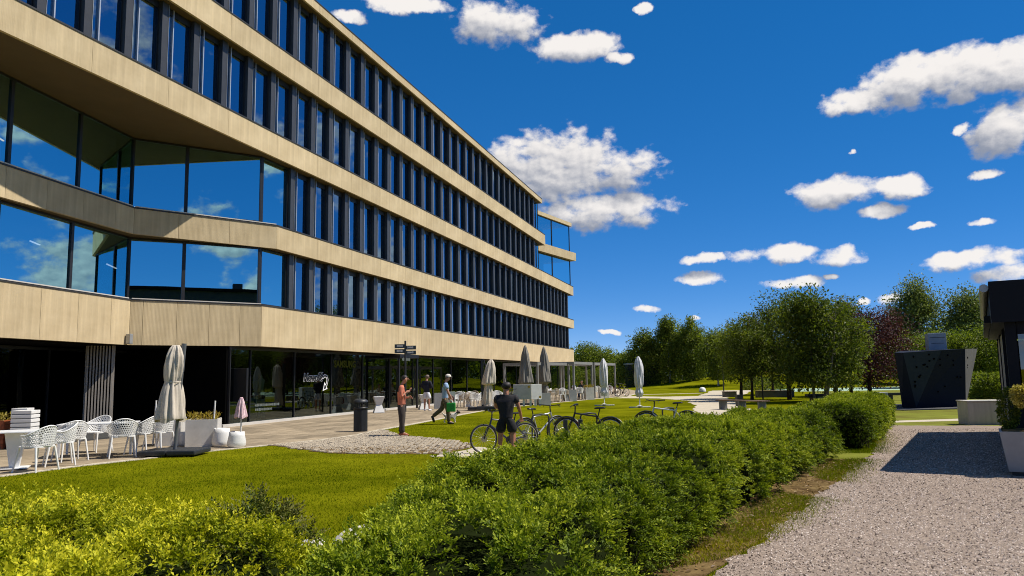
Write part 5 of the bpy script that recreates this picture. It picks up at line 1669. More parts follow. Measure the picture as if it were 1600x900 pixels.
table('white cafe table inside the second pergola bay', 6.3, 57.0, 0.3, 0.9, 0.7)
box_planter('box_planter', 'dark grey box planter at the first pergola post', 3.75, 50.9, 0.3, (0.75, 0.5, 0.75), 'planter_grey', None, 5)
box_planter('box_planter', 'grey box planter right of the white board', 1.75, 44.9, 0.3, (0.7, 0.5, 0.7), 'planter_grey', None, 6)
box_planter('box_planter', 'white box planter with orange flowers at the second pergola post', 5.25, 53.4, 0.3, (0.62, 0.5, 0.85), 'planter_white', ('leaf_orange', 0.25), 7)
box_planter('box_planter', 'white box planter right behind the slim white umbrella', 6.65, 56.6, 0.3, (0.7, 0.5, 0.8), 'planter_white', None, 9)
def pergola(label, A, B, depth, h):
    t = thing('pergola', label, 'pergola', (A[0], A[1], 0.01), math.atan2(B[1] - A[1], B[0] - A[0]))
    L = math.dist(A, B)
    for x in (0, L):
        for y in (0, depth): MB().box((x, y, h / 2), (0.12, 0.12, h)).build('post', 'pergola_steel', t)
    for y in (0, depth): MB().box((L / 2, y, h - 0.09), (L - 0.12, 0.10, 0.18)).build('beam', 'pergola_steel', t)
    for x in (0, L): MB().box((x, depth / 2, h - 0.09), (0.10, depth - 0.12, 0.18)).build('beam', 'pergola_steel', t)
    n = int(L / 0.28)
    for k in range(1, n): MB().box((L * k / n, depth / 2, h - 0.10), (0.05, depth - 0.1, 0.10)).build('slat', 'pergola_steel', t)
pergola('grey steel pergola bay under the building band', (1.5, 47.6), (3.75, 51.6), 2.4, 2.55)
pergola('grey steel pergola bay just past the building corner line', (4.05, 51.2), (5.7, 55.3), 2.4, 2.62)
pergola('far grey steel pergola bay behind the white umbrellas', (5.95, 56.0), (8.2, 61.5), 2.4, 2.62)

# ------------------------------------------------------------------ people
def skin_mesh(J, E, Rd, root_i, sub=2):
    me = bpy.data.meshes.new('skin')
    names = list(J); ix = {n: i for i, n in enumerate(names)}
    me.from_pydata([J[n] for n in names], [(ix[a], ix[b]) for a, b in E], [])
    ob = bpy.data.objects.new('skin', me); col.objects.link(ob)
    m = ob.modifiers.new('Skin', 'SKIN'); m.use_smooth_shade = True; m.branch_smoothing = 0.4
    sv = me.skin_vertices[0].data
    for n in names:
        r = Rd[n]; sv[ix[n]].radius = (r, r) if not isinstance(r, tuple) else r
        sv[ix[n]].use_root = (n == root_i)
    s = ob.modifiers.new('Sub', 'SUBSURF'); s.levels = sub; s.render_levels = sub
    bpy.context.view_layer.update()
    out = bpy.data.meshes.new_from_object(ob.evaluated_get(bpy.context.evaluated_depsgraph_get()))
    bpy.data.objects.remove(ob)
    return out
def join_mb(me, mb):
    """append extra shapes to a mesh"""
    bm = bmesh.new(); bm.from_mesh(me)
    t = mb.mesh('x'); bm.from_mesh(t); bm.to_mesh(me); bm.free()
    me.polygons.foreach_set('use_smooth', [True] * len(me.polygons))
    return me
def person(label, loc, rz, pose, mats, scale=1.0, sleeves='short', legs='long', hair='short', cap=False):
    t = thing('person', label, 'person', loc, rz)
    t.scale = (scale,) * 3
    J = dict(pelvis=(0, 0, .95), waist=(0, 0, 1.08), chest=(0, 0, 1.28), neckb=(0, 0, 1.45), neck=(0, .015, 1.50), jaw=(0, .035, 1.565), skull=(0, .025, 1.65), crown=(0, .01, 1.715),
             shL=(-.185, 0, 1.395), shR=(.185, 0, 1.395), elL=(-.24, -.02, 1.12), elR=(.24, -.02, 1.12), wrL=(-.25, .05, .88), wrR=(.25, .05, .88), paL=(-.25, .07, .80), paR=(.25, .07, .80),
             hipL=(-.095, 0, .88), hipR=(.095, 0, .88), knL=(-.10, .02, .49), knR=(.10, .02, .49), anL=(-.10, -.01, .09), anR=(.10, -.01, .09), toL=(-.11, .13, .035), toR=(.11, .13, .035))
    for k, v in pose.items(): J[k] = v
    E = [('pelvis', 'waist'), ('waist', 'chest'), ('chest', 'neckb'), ('neckb', 'neck'), ('neck', 'jaw'), ('jaw', 'skull'), ('skull', 'crown')]
    for s in 'LR':
        E += [('chest', 'sh' + s), ('sh' + s, 'el' + s), ('el' + s, 'wr' + s), ('wr' + s, 'pa' + s), ('pelvis', 'hip' + s), ('hip' + s, 'kn' + s), ('kn' + s, 'an' + s), ('an' + s, 'to' + s)]
    Rd = dict(pelvis=.095, waist=.09, chest=.11, neckb=.058, neck=.052, jaw=.068, skull=.088, crown=.06, shL=.055, shR=.055, elL=.044, elR=.042, wrL=.028, wrR=.028, paL=.034, paR=.034,
              hipL=.075, hipR=.075, knL=.062, knR=.062, anL=.036, anR=.036, toL=.034, toR=.034)
    def flat(me, f=0.76):
        for v in me.vertices:
            if .8 < v.co.z < 1.48 and abs(v.co.x) < .2:
                z = v.co.z
                yc = J['waist'][1] + (J['neckb'][1] - J['waist'][1]) * min(max((z - 1.08) / .37, 0), 1)
                if abs(v.co.y - yc) < .2: v.co.y = yc + (v.co.y - yc) * f
        return me
    body = flat(skin_mesh(J, E, Rd, 'pelvis'))
    fx = MB()
    jw, sk, cr_ = Vector(J['jaw']), Vector(J['skull']), Vector(J['crown'])
    up = (cr_ - jw).normalized(); fw = Vector((0, 1, 0)); fw = (fw - up * fw.dot(up)).normalized(); rt = fw.cross(up)
    fx.tube([sk + fw * .085 + up * .0, sk + fw * .112 - up * .035, sk + fw * .088 - up * .045], [.010, .016, .008], 6)       # nose
    for s in (-1, 1):
        fx.lathe([(0.0, -.012), (.02, -.008), (.03, 0), (.02, .008), (0, .012)], (0, 0, 0), 8, M=Matrix.Translation(sk + rt * s * .088 - up * .02) @ Matrix.Rotation(PI / 2, 4, 'Y') @ Matrix.Scale(1.3, 4, (1, 0, 0)))   # ear
    fx.tube([jw + fw * .066 + up * .012 - rt * .022, jw + fw * .074 + up * .012, jw + fw * .066 + up * .012 + rt * .022], .006, 5)                # lips
    for s in 'LR':                                                                                    # five curled fingers each hand
        w_, p_ = Vector(J['wr' + s]), Vector(J['pa' + s]); d = (p_ - w_).normalized()
        side = d.cross(Vector((0, 1, 0.2))).normalized() if abs(d.y) < .9 else Vector((1, 0, 0))
        curl = Vector((0, 1, 0)) if d.z < -.5 else Vector((0, 0, -1 if d.z < 0.4 else 1))
        curl = (curl - d * curl.dot(d)).normalized()
        for k in range(4):
            b = p_ + side * (k - 1.5) * .018 + d * .012
            ln_ = (.062, .070, .066, .052)[k]
            fx.tube([b, b + d * ln_ * .5, b + d * ln_ * .85 + curl * ln_ * .3, b + d * ln_ * .9 + curl * ln_ * .62], [.0095, .009, .008, .006], 6)
        sg = -1 if s == 'R' else 1
        b = p_ - d * .02 + side * .028 * sg
        fx.tube([b, b + side * .02 * sg + d * .03, b + side * .018 * sg + d * .055 + curl * .012], [.011, .010, .007], 6)
    join_mb(body, fx)
    link('body', body, mats['skin'], t)
    # shirt
    Js = {k: J[k] for k in ('waist', 'chest', 'shL', 'shR')}
    hem = Vector(J['pelvis']) + Vector((0, 0, -.10)); Js['hem'] = tuple(hem); Js['col'] = tuple(Vector(J['neckb']) + Vector((0, 0, -.01)))
    Es = [('hem', 'waist'), ('waist', 'chest'), ('chest', 'col'), ('chest', 'shL'), ('chest', 'shR')]
    Rs = dict(hem=.172, waist=.172, chest=.196, col=.088, shL=.098, shR=.098)
    for s in 'LR':
        a, b = Vector(J['sh' + s]), Vector(J['el' + s])
        c_ = Vector(J['wr' + s])
        if sleeves == 'short':
            Js['e' + s] = tuple(a.lerp(b, .68)); Rs['e' + s] = .088; Es.append(('sh' + s, 'e' + s))
        else:
            Js['e' + s] = tuple(b); Rs['e' + s] = .074; Es.append(('sh' + s, 'e' + s))
            Js['w' + s] = tuple(b.lerp(c_, .9 if sleeves == 'long' else .35)); Rs['w' + s] = .052 if sleeves == 'long' else .066; Es.append(('e' + s, 'w' + s))
    link('shirt', flat(skin_mesh(Js, Es, Rs, 'waist'), .80), mats['shirt'], t)
    # trousers or shorts
    Jt = {k: J[k] for k in ('pelvis', 'hipL', 'hipR')}; Jt['top'] = tuple(Vector(J['pelvis']) + Vector((0, 0, .07)))
    Et = [('top', 'pelvis'), ('pelvis', 'hipL'), ('pelvis', 'hipR')]; Rt_ = dict(top=.150, pelvis=.160, hipL=.125, hipR=.125)
    for s in 'LR':
        h, k, a = (Vector(J[q + s]) for q in ('hip', 'kn', 'an'))
        if legs == 'long':
            Jt['k' + s] = tuple(k); Jt['a' + s] = tuple(a.lerp(k, .0) + Vector((0, 0, -.02))); Rt_['k' + s] = .088; Rt_['a' + s] = .070; Et += [('hip' + s, 'k' + s), ('k' + s, 'a' + s)]
        else:
            Jt['k' + s] = tuple(h.lerp(k, .86)); Rt_['k' + s] = .118; Et.append(('hip' + s, 'k' + s))
    link('trousers' if legs == 'long' else 'shorts', flat(skin_mesh(Jt, Et, Rt_, 'pelvis'), .86), mats['legs'], t)
    for s in 'LR':
        a, o = Vector(J['an' + s]), Vector(J['to' + s]); d = (o - a); d.z *= .35; d.normalize()
        mb = MB(); fl = a + Vector((0, 0, -.045))
        pts = [fl - d * .055, fl - d * .01, fl + d * .07, fl + d * .14, fl + d * .185]
        up_ = Vector((0, 0, 1)) if abs(d.z) < .7 else Vector((0, 1, 0))
        mb.tube(pts, [.036, .048, .046, .042, .02], 10)
        sh = mb.mesh('shoe')
        link('shoe', sh, mats['shoe'], t)
    # hair / cap
    q = (up).to_track_quat('Z', 'Y').to_matrix().to_4x4()
    M_ = Matrix.Translation(sk + up * .012 - fw * .012) @ q
    if hair:
        bm = bmesh.new(); bmesh.ops.create_uvsphere(bm, u_segments=20, v_segments=14, radius=.097)
        lf = Lump(3, 40)
        for v in bm.verts: v.co *= 1 + .05 * float(lf(np.array([v.co[:]]))[0])
        def cut(v):
            d_ = (M_ @ v.co) - sk; f_, u_ = d_.dot(fw), d_.dot(up)
            return u_ < -.078 or (f_ > .04 and u_ < .05) or (f_ > -.005 and u_ < -.01) or (f_ > -.04 and u_ < -.045)
        dele = [v for v in bm.verts if cut(v)]
        bmesh.ops.delete(bm, geom=dele, context='VERTS')
        for v in bm.verts: v.co = M_ @ v.co
        for f in bm.faces: f.smooth = True
        me = bpy.data.meshes.new('hair'); bm.to_mesh(me); bm.free()
        link('hair', me, mats['hair'], t)
    if cap:
        mb = MB().lathe([(.105, .02), (.104, .05), (.085, .09), (.04, .112), (0, .116)], (0, 0, 0), 18, M=M_)
        vs = [M_ @ Vector((.085 * math.cos(a), .0, .022)) for a in (0,)]
        pk = [sk + up * .035 + fw * (.085 + .07 * math.cos(a)) + rt * .08 * math.sin(a) for a in np.linspace(-1.5, 1.5, 9)] + [sk + up * .045 + fw * .06 + rt * .08, sk + up * .045 + fw * .06 - rt * .08]
        mb.add(pk, [tuple(range(len(pk)))])
        link('cap', mb.mesh('cap'), mats['cap'], t)
    return t
HB = dict(neck=(0, .03, 1.495), jaw=(0, .085, 1.545), skull=(0, .10, 1.632), crown=(0, .085, 1.70))       # head bowed
pz = dict(HB, elR=(.215, -.02, 1.11), wrR=(.13, .18, 1.24), paR=(.09, .24, 1.29), elL=(-.215, -.02, 1.11), wrL=(-.11, .18, 1.08), paL=(-.07, .24, 1.09), knL=(-.08, .03, .49), anL=(-.09, -.03, .09), toL=(-.11, .11, .035), knR=(.085, .0, .49), anR=(.09, .03, .09), toR=(.11, .17, .035))
pt_ = person('man in salmon shirt and dark trousers standing, looking down at his phone', (-3.31, 22.5, 0.012), -PI / 2 + 0.12, pz, dict(skin='skin', shirt='shirt_orange', legs='trousers_brown', shoe='shoe_orange', hair='hair_dark'), 1.02, 'mid', 'long')
ph = MB().bevbox((0, 0, 0), (.16, .075, .009), .003).build('mobile_phone', 'black', None, (-3.31 + .325, 22.5 + .03 - .08, 1.375), 0.12); ph.rotation_euler.y = -0.35
tag(ph, 'dark mobile phone in the hand of the salmon-shirted man', 'phone')
pz = dict(HB, jaw=(.0, .075, 1.55), skull=(0.01, .075, 1.635), crown=(0.01, .055, 1.70), elR=(.25, .02, 1.13), wrR=(.13, .2, 1.08), paR=(.08, .25, 1.09), elL=(-.25, .02, 1.13), wrL=(-.13, .2, 1.08), paL=(-.08, .25, 1.09), knR=(.12, .02, .49), anR=(.13, .0, .09), toR=(.17, .13, .035))
person('man in navy sweater and white shorts standing with his back to us', (-4.45, 38.9, 0.035), -0.25, pz, dict(skin='skin', shirt='shirt_navy', legs='shorts_white', shoe='shoe_white', hair='hair_grey'), 1.05, 'long', 'short')
pz = dict(HB, jaw=(0, .10, 1.53), skull=(0, .125, 1.61), crown=(0, .12, 1.68), chest=(0, .03, 1.28), neckb=(0, .05, 1.44), shL=(-.185, .03, 1.39), shR=(.185, .03, 1.39),
          elR=(.23, .10, 1.12), wrR=(.20, .22, .90), paR=(.20, .25, .83), elL=(-.23, .0, 1.12), wrL=(-.2, .16, .92), paL=(-.2, .19, .85),
          hipR=(.095, .0, .88), knR=(.10, .10, .49), anR=(.10, .13, .09), toR=(.10, .27, .035), knL=(-.10, -.10, .52), anL=(-.10, -.44, .28), toL=(-.10, -.42, .12))
person('man in pale blue shirt and light cap walking right with a green bag', (-2.52, 27.9, 0.012), -PI / 2 + 0.1, pz, dict(skin='skin', shirt='shirt_blue', legs='trousers_khaki', shoe='shoe_black', hair='hair_grey', cap='cap_white'), 1.04, 'short', 'long', 'short', True)
bgx = thing('shopping_bag', 'bright green shopping bag carried by the blue-shirted man', 'bag', (-2.28, 27.66, 0.46), -0.1)
bgx.scale = (0.72, 0.8, 0.80)
MB().bevbox((0, 0, .20), (.44, .16, .40), .03).build('body', 'bag_green', bgx)
for s in (-1, 1): MB().tube([(-.09, .03 * s, .39), (-.05, .02 * s, .50), (0.0, .01 * s, .53), (.05, .02 * s, .50), (.09, .03 * s, .39)], .012, 6).build('handle', 'white_paint', bgx)
pz = dict(neckb=(0.0, .06, 1.44), neck=(0, .08, 1.49), jaw=(0.0, .115, 1.545), skull=(0.0, .12, 1.63), crown=(0, .10, 1.70), chest=(0, .035, 1.27), shL=(-.2, .05, 1.39), shR=(.2, .05, 1.39),
          elR=(.265, .06, 1.13), wrR=(.30, .16, .90), paR=(.30, .21, .84), elL=(-.235, .12, 1.15), wrL=(-.12, .32, 1.06), paL=(-.1, .38, 1.05), hipL=(-.1, 0, .88), hipR=(.1, 0, .88),
          knL=(-.13, .04, .49), anL=(-.15, -.02, .09), toL=(-.18, .11, .035), knR=(.14, .0, .49), anR=(.15, -.08, .09), toR=(.19, .05, .035))
person('man in black t-shirt and black shorts seen from behind, bent over a bicycle', (-0.17, 16.0, 0.01), -0.15, pz, dict(skin='skin_tan', shirt='shirt_black', legs='shorts_black', shoe='shoe_white', hair='hair_dark'), 0.90, 'short', 'short').scale = (1.0, 0.95, 0.90)
SIT = dict(hipL=(-.1, .02, .90), hipR=(.1, .02, .90), knL=(-.12, .42, .90), knR=(.12, .42, .90), anL=(-.12, .42, .53), anR=(.12, .42, .53), toL=(-.12, .55, .48), toR=(.12, .55, .48),
           elR=(.24, .08, 1.14), wrR=(.14, .30, 1.12), paR=(.12, .37, 1.13), elL=(-.24, .08, 1.14), wrL=(-.14, .30, 1.12), paL=(-.12, .37, 1.13))
person('seated guest in cream shirt at the cafe table left of the pergola', (2.2, 50.6, -0.40), 1.2, SIT, dict(skin='skin', shirt='shirt_cream', legs='denim', shoe='shoe_black', hair='hair_dark'), 1.0, 'short', 'long')
person('seated guest in dark top inside the first pergola bay', (4.85, 54.2, -0.40), 2.8, SIT, dict(skin='skin', shirt='shirt_navy', legs='denim', shoe='shoe_black', hair='hair_dark'), 1.0, 'short', 'long')
person('seated guest in white top at the far end of the pergola', (4.3, 54.3, -0.40), 1.2, SIT, dict(skin='skin', shirt='shorts_white', legs='trousers_brown', shoe='shoe_black', hair='hair_grey'), 1.0, 'short', 'long')

# small white dog with dark patches
t = thing('dog', 'small white dog with a dark head walking beside the blue-shirted man', 'dog', (-2.38, 28.35, 0.012), 0.05)
J = dict(hip=(-.17, 0, .27), mid=(0, 0, .265), sho=(.17, 0, .28), nk=(.25, 0, .35), hd=(.30, 0, .40), mz=(.39, 0, .375), t1=(-.25, 0, .33), t2=(-.31, 0, .42))
E = [('hip', 'mid'), ('mid', 'sho'), ('sho', 'nk'), ('nk', 'hd'), ('hd', 'mz'), ('hip', 't1'), ('t1', 't2')]
Rd = dict(hip=.085, mid=.085, sho=.10, nk=.06, hd=.062, mz=.03, t1=.022, t2=.014)
for s, sy in (('L', .06), ('R', -.06)):
    J.update({'fe' + s: (.17, sy, .17), 'fw' + s: (.175, sy, .07), 'fp' + s: (.20, sy, .015), 'kn' + s: (-.12, sy, .18), 'ho' + s: (-.225, sy, .10), 'hp' + s: (-.19, sy, .015)})
    E += [('sho', 'fe' + s), ('fe' + s, 'fw' + s), ('fw' + s, 'fp' + s), ('hip', 'kn' + s), ('kn' + s, 'ho' + s), ('ho' + s, 'hp' + s)]
    Rd.update({'fe' + s: .034, 'fw' + s: .02, 'fp' + s: .022, 'kn' + s: .042, 'ho' + s: .02, 'hp' + s: .022})
me = skin_mesh(J, E, Rd, 'mid')
fx = MB()
for s in (-1, 1): fx.tube([(.28, .045 * s, .44), (.27, .06 * s, .475), (.265, .075 * s, .45)], [.02, .018, .006], 6)
join_mb(me, fx)
me.materials.append(MATS['dog_white']); me.materials.append(MATS['dog_dark'])
for p in me.polygons:
    c = p.center
    if c.x > .24 and c.z > .36 or (-.12 < c.x < .05 and c.z > .30): p.material_index = 1
link('body', me, None, t)

# ------------------------------------------------------------------ bicycles
def bike(label, rear, front, mf, mudguard=False, steer=0.0, mfork=None, s=1.0, group='parked bicycles', zoff=0.0, accent=None):
    rz = math.atan2(front[1] - rear[1], front[0] - rear[0])
    t = thing('bicycle', label, 'bicycle', (rear[0], rear[1], zoff), rz, group)
    t.scale = (s,) * 3
    RW = 0.34
    rh, fh, bb = Vector((0, 0, RW)), Vector((1.06, 0, RW)), Vector((.43, 0, .29))
    st_, hb, ht = Vector((.27, 0, .78)), Vector((.90, 0, .66)), Vector((.85, 0, .82))
    fr = MB(); r = .018
    for a, b, rr in ((bb, st_, .016), (bb, hb, .024), (st_ + Vector((.02, 0, -.06)), ht + Vector((0, 0, -.03)), .019), (hb, ht, .022)): fr.cyl(a, b, rr, rr, 8)
    for sy in (-.06, .06):
        fr.cyl(bb + Vector((0, sy * .5, 0)), rh + Vector((0, sy, 0)), .010, .009, 6); fr.cyl(st_ + Vector((.02, sy * .3, -.08)), rh + Vector((0, sy, 0)), .009, .008, 6)
    fr.build('frame', mf, t)
    if accent: MB().cyl(bb.lerp(hb, .2) + Vector((0, 0, .006)), bb.lerp(hb, .8) + Vector((0, 0, .006)), .026, .026, 8).build('frame_stripe', accent, t)
    fk = MB()
    for sy in (-.05, .05): fk.tube([fh + Vector((0, sy, 0)), fh + Vector((-.09, sy, .22)), hb + Vector((0.01, sy * .8, -.02))], [.011, .013, .014], 7)
    fk.cyl(hb + Vector((.01, -.05, -.02)), hb + Vector((.01, .05, -.02)), .016); fk.cyl(hb, ht, .016)
    fk.build('fork', mfork or mf, t)
    if (mf, 'w') not in BW:
        ty = MB().tube([(RW * .965 * math.cos(a), 0, RW * .965 * math.sin(a)) for a in np.linspace(0, 2 * PI, 40, endpoint=False)], .019, 8, closed=True).mesh('tyre')
        ri = MB().tube([(RW * .895 * math.cos(a), 0, RW * .895 * math.sin(a)) for a in np.linspace(0, 2 * PI, 40, endpoint=False)], .011, 6, closed=True).mesh('rim')
        sp = MB()
        for k in range(20):
            a = 2 * PI * k / 20; sp.cyl((.02 * math.cos(a + .6), .02 * (-1) ** k, .02 * math.sin(a + .6)), (RW * .89 * math.cos(a), 0, RW * .89 * math.sin(a)), .0022, .0022, 4, caps=False)
        hu = MB().cyl((0, -.05, 0), (0, .05, 0), .022, .022, 10); hu.cyl((0, .03, 0), (0, .033, 0), .075, .075, 18)
        BW[(mf, 'w')] = (ty, ri, sp.mesh('spokes'), hu.mesh('wheel'))
    for c in (rh, fh):
        w = link('wheel', BW[(mf, 'w')][3], 'chrome', t, c)
        link('tyre', BW[(mf, 'w')][0], 'rubber', w); link('rim', BW[(mf, 'w')][1], 'chrome', w)
        q = link('spokes', BW[(mf, 'w')][2], 'chrome', w); q['kind'] = 'stuff'
    if mudguard:
        for c, a0, a1 in ((rh, 20, 190), (fh, 30, 150)):
            pts = [c + Vector(((RW + .03) * math.cos(R(a)), 0, (RW + .03) * math.sin(R(a)))) for a in np.linspace(a0, a1, 12)]
            MB().tube(pts, .022, 6).build('mudguard', 'bike_black', t)
    sp_ = MB().cyl(st_ + Vector((.01, 0, -.03)), st_ + Vector((-.035, 0, .13)), .014); sp_.build('seat_post', 'bike_black', t)
    sd = MB(); c = st_ + Vector((-.04, 0, .15))
    vs = []
    for k, (x, w_, z) in enumerate(((.15, .02, .0), (.08, .03, .012), (-.02, .06, .012), (-.09, .085, .02), (-.13, .07, .015))):
        vs += [(c.x + x, -w_, c.z + z), (c.x + x, w_, c.z + z), (c.x + x, w_ * .8, c.z + z - .05), (c.x + x, -w_ * .8, c.z + z - .05)]
    fs = [(0, 1, 2, 3), (16, 19, 18, 17)] + [(i * 4 + k, (i + 1) * 4 + k, (i + 1) * 4 + (k + 1) % 4, i * 4 + (k + 1) % 4) for i in range(4) for k in range(4)]
    sd.add(vs, fs, 0, False)
    link('saddle', bake(sd, [('SUBSURF', dict(levels=1, render_levels=1))]), 'black', t)
    hd_ = MB(); cs, sn = math.cos(steer), math.sin(steer)
    hc = ht + Vector((-.01, 0, .14))
    def hp(x, y, z): return hc + Vector((x * cs - y * sn, x * sn + y * cs, z))
    hd_.cyl(ht, hc, .016); hd_.tube([hc, hp(.05, 0, .02)], .015, 6)
    hd_.tube([hp(-.06, -.31, .04), hp(.0, -.22, .035), hp(.05, -.08, .02), hp(.05, .08, .02), hp(.0, .22, .035), hp(-.06, .31, .04)], [.017, .015, .012, .012, .015, .017], 7)
    hd_.tube([hp(.06, -.2, .02), hp(.12, -.24, -.02)], .006, 5); hd_.tube([hp(.06, .2, .02), hp(.12, .24, -.02)], .006, 5)
    hd_.build('handlebar', 'bike_black', t)
    ck = MB().cyl(bb + Vector((0, .045, 0)), bb + Vector((0, .052, 0)), .09, .09, 20); ck.cyl(bb + Vector((0, -.07, 0)), bb + Vector((0, .07, 0)), .018)
    ck.cyl(bb + Vector((0, .07, 0)), bb + Vector((.08, .075, -.14)), .011, .009, 6); ck.cyl(bb + Vector((0, -.07, 0)), bb + Vector((-.08, -.075, .14)), .011, .009, 6)
    ck.build('crank', 'bike_black', t)
    for x, y, z in ((.08, .12, -.14), (-.08, -.12, .14)): MB().bevbox(bb + Vector((x, y, z)), (.09, .08, .02), .005).build('pedal', 'black', t)
    return t
BW = {}
bike('dark blue bicycle standing side-on in front of the black-shirted man', (0.24, 17.35), (-0.84, 16.95), 'bike_blue', False, 0.15, 'bike_black', 0.93, zoff=0.005)
bike('silver-framed bicycle just right of the black-shirted man', (0.25, 18.35), (0.75, 18.75), 'bike_silver', True, 0.4, 'bike_silver', 0.97, zoff=0.005)
bike('black bicycle with reddish down tube in the middle of the row', (2.22, 17.75), (1.30, 18.15), 'bike_black', True, 0.35, 'bike_black', 1.0, zoff=0.0, accent='bike_red')
bike('white-framed bicycle with turned handlebar, rightmost of the row', (4.55, 20.1), (3.55, 20.3), 'bike_white', True, 0.9, 'bike_black', 1.0)
bike('far parked bicycle left of the slim umbrella nearer the path', (8.1, 59.6), (7.4, 60.4), 'bike_red', False, 0.2, None, 1.0, 'far bicycles by the pergola')
bike('far parked bicycle beside the shed, second of the far pair', (8.9, 60.2), (8.3, 61.2), 'bike_black', False, 0.2, None, 1.0, 'far bicycles by the pergola')
bike('dark bicycle parked on the terrace behind the black-shirted man', (-0.35, 41.4), (-0.10, 42.3), 'bike_black', True, 0.3, None, 1.0, 'bicycle by the white board', 0.01)
def hoop(label, x, y, rz):
    t = thing('bike_stand', label, 'bike stand', (x, y, 0), rz, 'thin steel bicycle hoops')
    MB().tube([(-.22, 0, -.05), (-.22, 0, .70), (-.19, 0, .76), (0, 0, .78), (.19, 0, .76), (.22, 0, .70), (.22, 0, -.05)], .020, 8).build('hoop', 'base_black', t)
    for x_ in (-.22, .22): MB().cyl((x_, 0, 0), (x_, 0, .012), .05, .05, 12).build('foot_plate', 'base_black', t)
hoop('steel hoop standing by the silver-framed bicycle', 0.62, 18.1, 0.4)
hoop('steel hoop standing inside the black bicycle frame', 1.78, 18.3, 0.4)
hoop('steel hoop standing behind the white-framed bicycle', 4.15, 20.6, 0.6)
t = thing('rack_block', 'black two-post rack block at the hedge, left of the black bicycle', 'bike rack', (1.30, 17.0, 0), 0.1)
MB().bevbox((0, 0, .28), (.62, .18, .10), .015).build('rail', 'base_black', t)
for x in (-.17, .17): MB().bevbox((x, 0, .36), (.09, .09, .70), .012).build('post', 'base_black', t)
MB().bevbox((0, 0, .10), (.30, .22, .20), .02).build('base_block', 'base_black', t)

# ------------------------------------------------------------------ park furniture
t = thing('bench', 'low wooden bench beside the sandy path under the trees', 'bench', (10.35, 34.7, 0), R(-62))
for k in range(5): MB().bevbox((0, -.2 + k * .1, .43), (2.9, .085, .045), .006).build('slat', 'wood_bench', t)
for x in (-1.2, 0, 1.2): MB().box((x, 0, .205), (.10, .42, .41)).build('leg', 'steel_grey', t)
t = thing('park_bin', 'square black bin at the far end of the wooden bench', 'bin', (tx(1148, 39), 39.0, 0), 0.1)
MB().bevbox((0, 0, .26), (.30, .30, .52), .02).build('body', 'base_black', t); MB().bevbox((0, 0, .545), (.33, .33, .04), .01).build('lid', 'black', t)
for lb, px0, px1, yy, h in (('dark block seat at the path edge left of the trees', 1124, 1143, 54, .36), ('long dark block seat behind the trees', 1175, 1232, 52, .42)):
    x0, x1 = tx(px0, yy), tx(px1, yy)
    t = thing('block_seat', lb, 'seat', ((x0 + x1) / 2, yy, 0), 0.05)
    MB().bevbox((0, 0, h / 2), (x1 - x0, .55, h), .02).build('block', 'concrete_dark', t); MB().bevbox((0, 0, h + .022), (x1 - x0 + .04, .6, .04), .01).build('top', 'wood_bench', t)
t = thing('block_seat', 'grey cube block with dark beam seat left of the boulder', 'seat', (tx(1367, 42), 42.2, 0), 0.0)
MB().bevbox((0, 0, .24), (.72, .6, .48), .015).build('block', 'grey_box', t)
MB().bevbox((2.6, .05, .38), (4.4, .45, .14), .015).build('beam', 'base_black', t)
MB().bevbox((.55, .05, .155), (.30, .40, .31), .015).build('support', 'base_black', t); MB().bevbox((4.4, .05, .155), (.30, .40, .31), .015).build('support', 'base_black', t)
MB().bevbox((-2.2, .05, .38), (3.6, .45, .14), .015).build('beam', 'base_black', t); MB().bevbox((-3.6, .05, .155), (.30, .40, .31), .015).build('support', 'base_black', t)
t = thing('dome_lamp', 'white half-dome lamp on the grass by the path', 'lamp', (tx(1092, 71), 71.0, 0))
MB().lathe([(.32, 0), (.32, .12), (.28, .28), (.18, .40), (0, .44)], (0, 0, 0), 20).build('dome', 'white_paint', t)
MB().cyl((0, 0, 0), (0, 0, .03), .35, .35, 20).build('base_ring', 'steel_grey', t)
for lb, px, yy, h in (('thin dark lamp post left of the small trees', 1125, 62, 2.9), ('thin dark post among the trees right of the bench', 1185, 48, 2.2)):
    t = thing('lamp_post', lb, 'lamp post', (tx(px, yy), yy, 0))
    MB().cyl((0, 0, 0), (0, 0, h), .05, .04, 8).build('post', 'base_black', t); MB().cyl((0, 0, h), (0, 0, h + .22), .07, .07, 10).build('lamp_head', 'base_black', t)
t = thing('shed', 'dark green shed with pale flat roof below the birches', 'shed', (tx(1004, 97), 97.5, 0), 0.0)
MB().box((0, 1.2, 1.5), (4.2, 2.4, 3.0)).build('wall', 'shed_dark', t)
MB().bevbox((0, 1.2, 3.08), (4.5, 2.7, .16), .02).build('roof', 'alu_dull', t)
for k in range(7): MB().box((-1.8 + k * .6, -.02, 1.5), (.05, .03, 2.9)).build('batten', 'base_black', t)
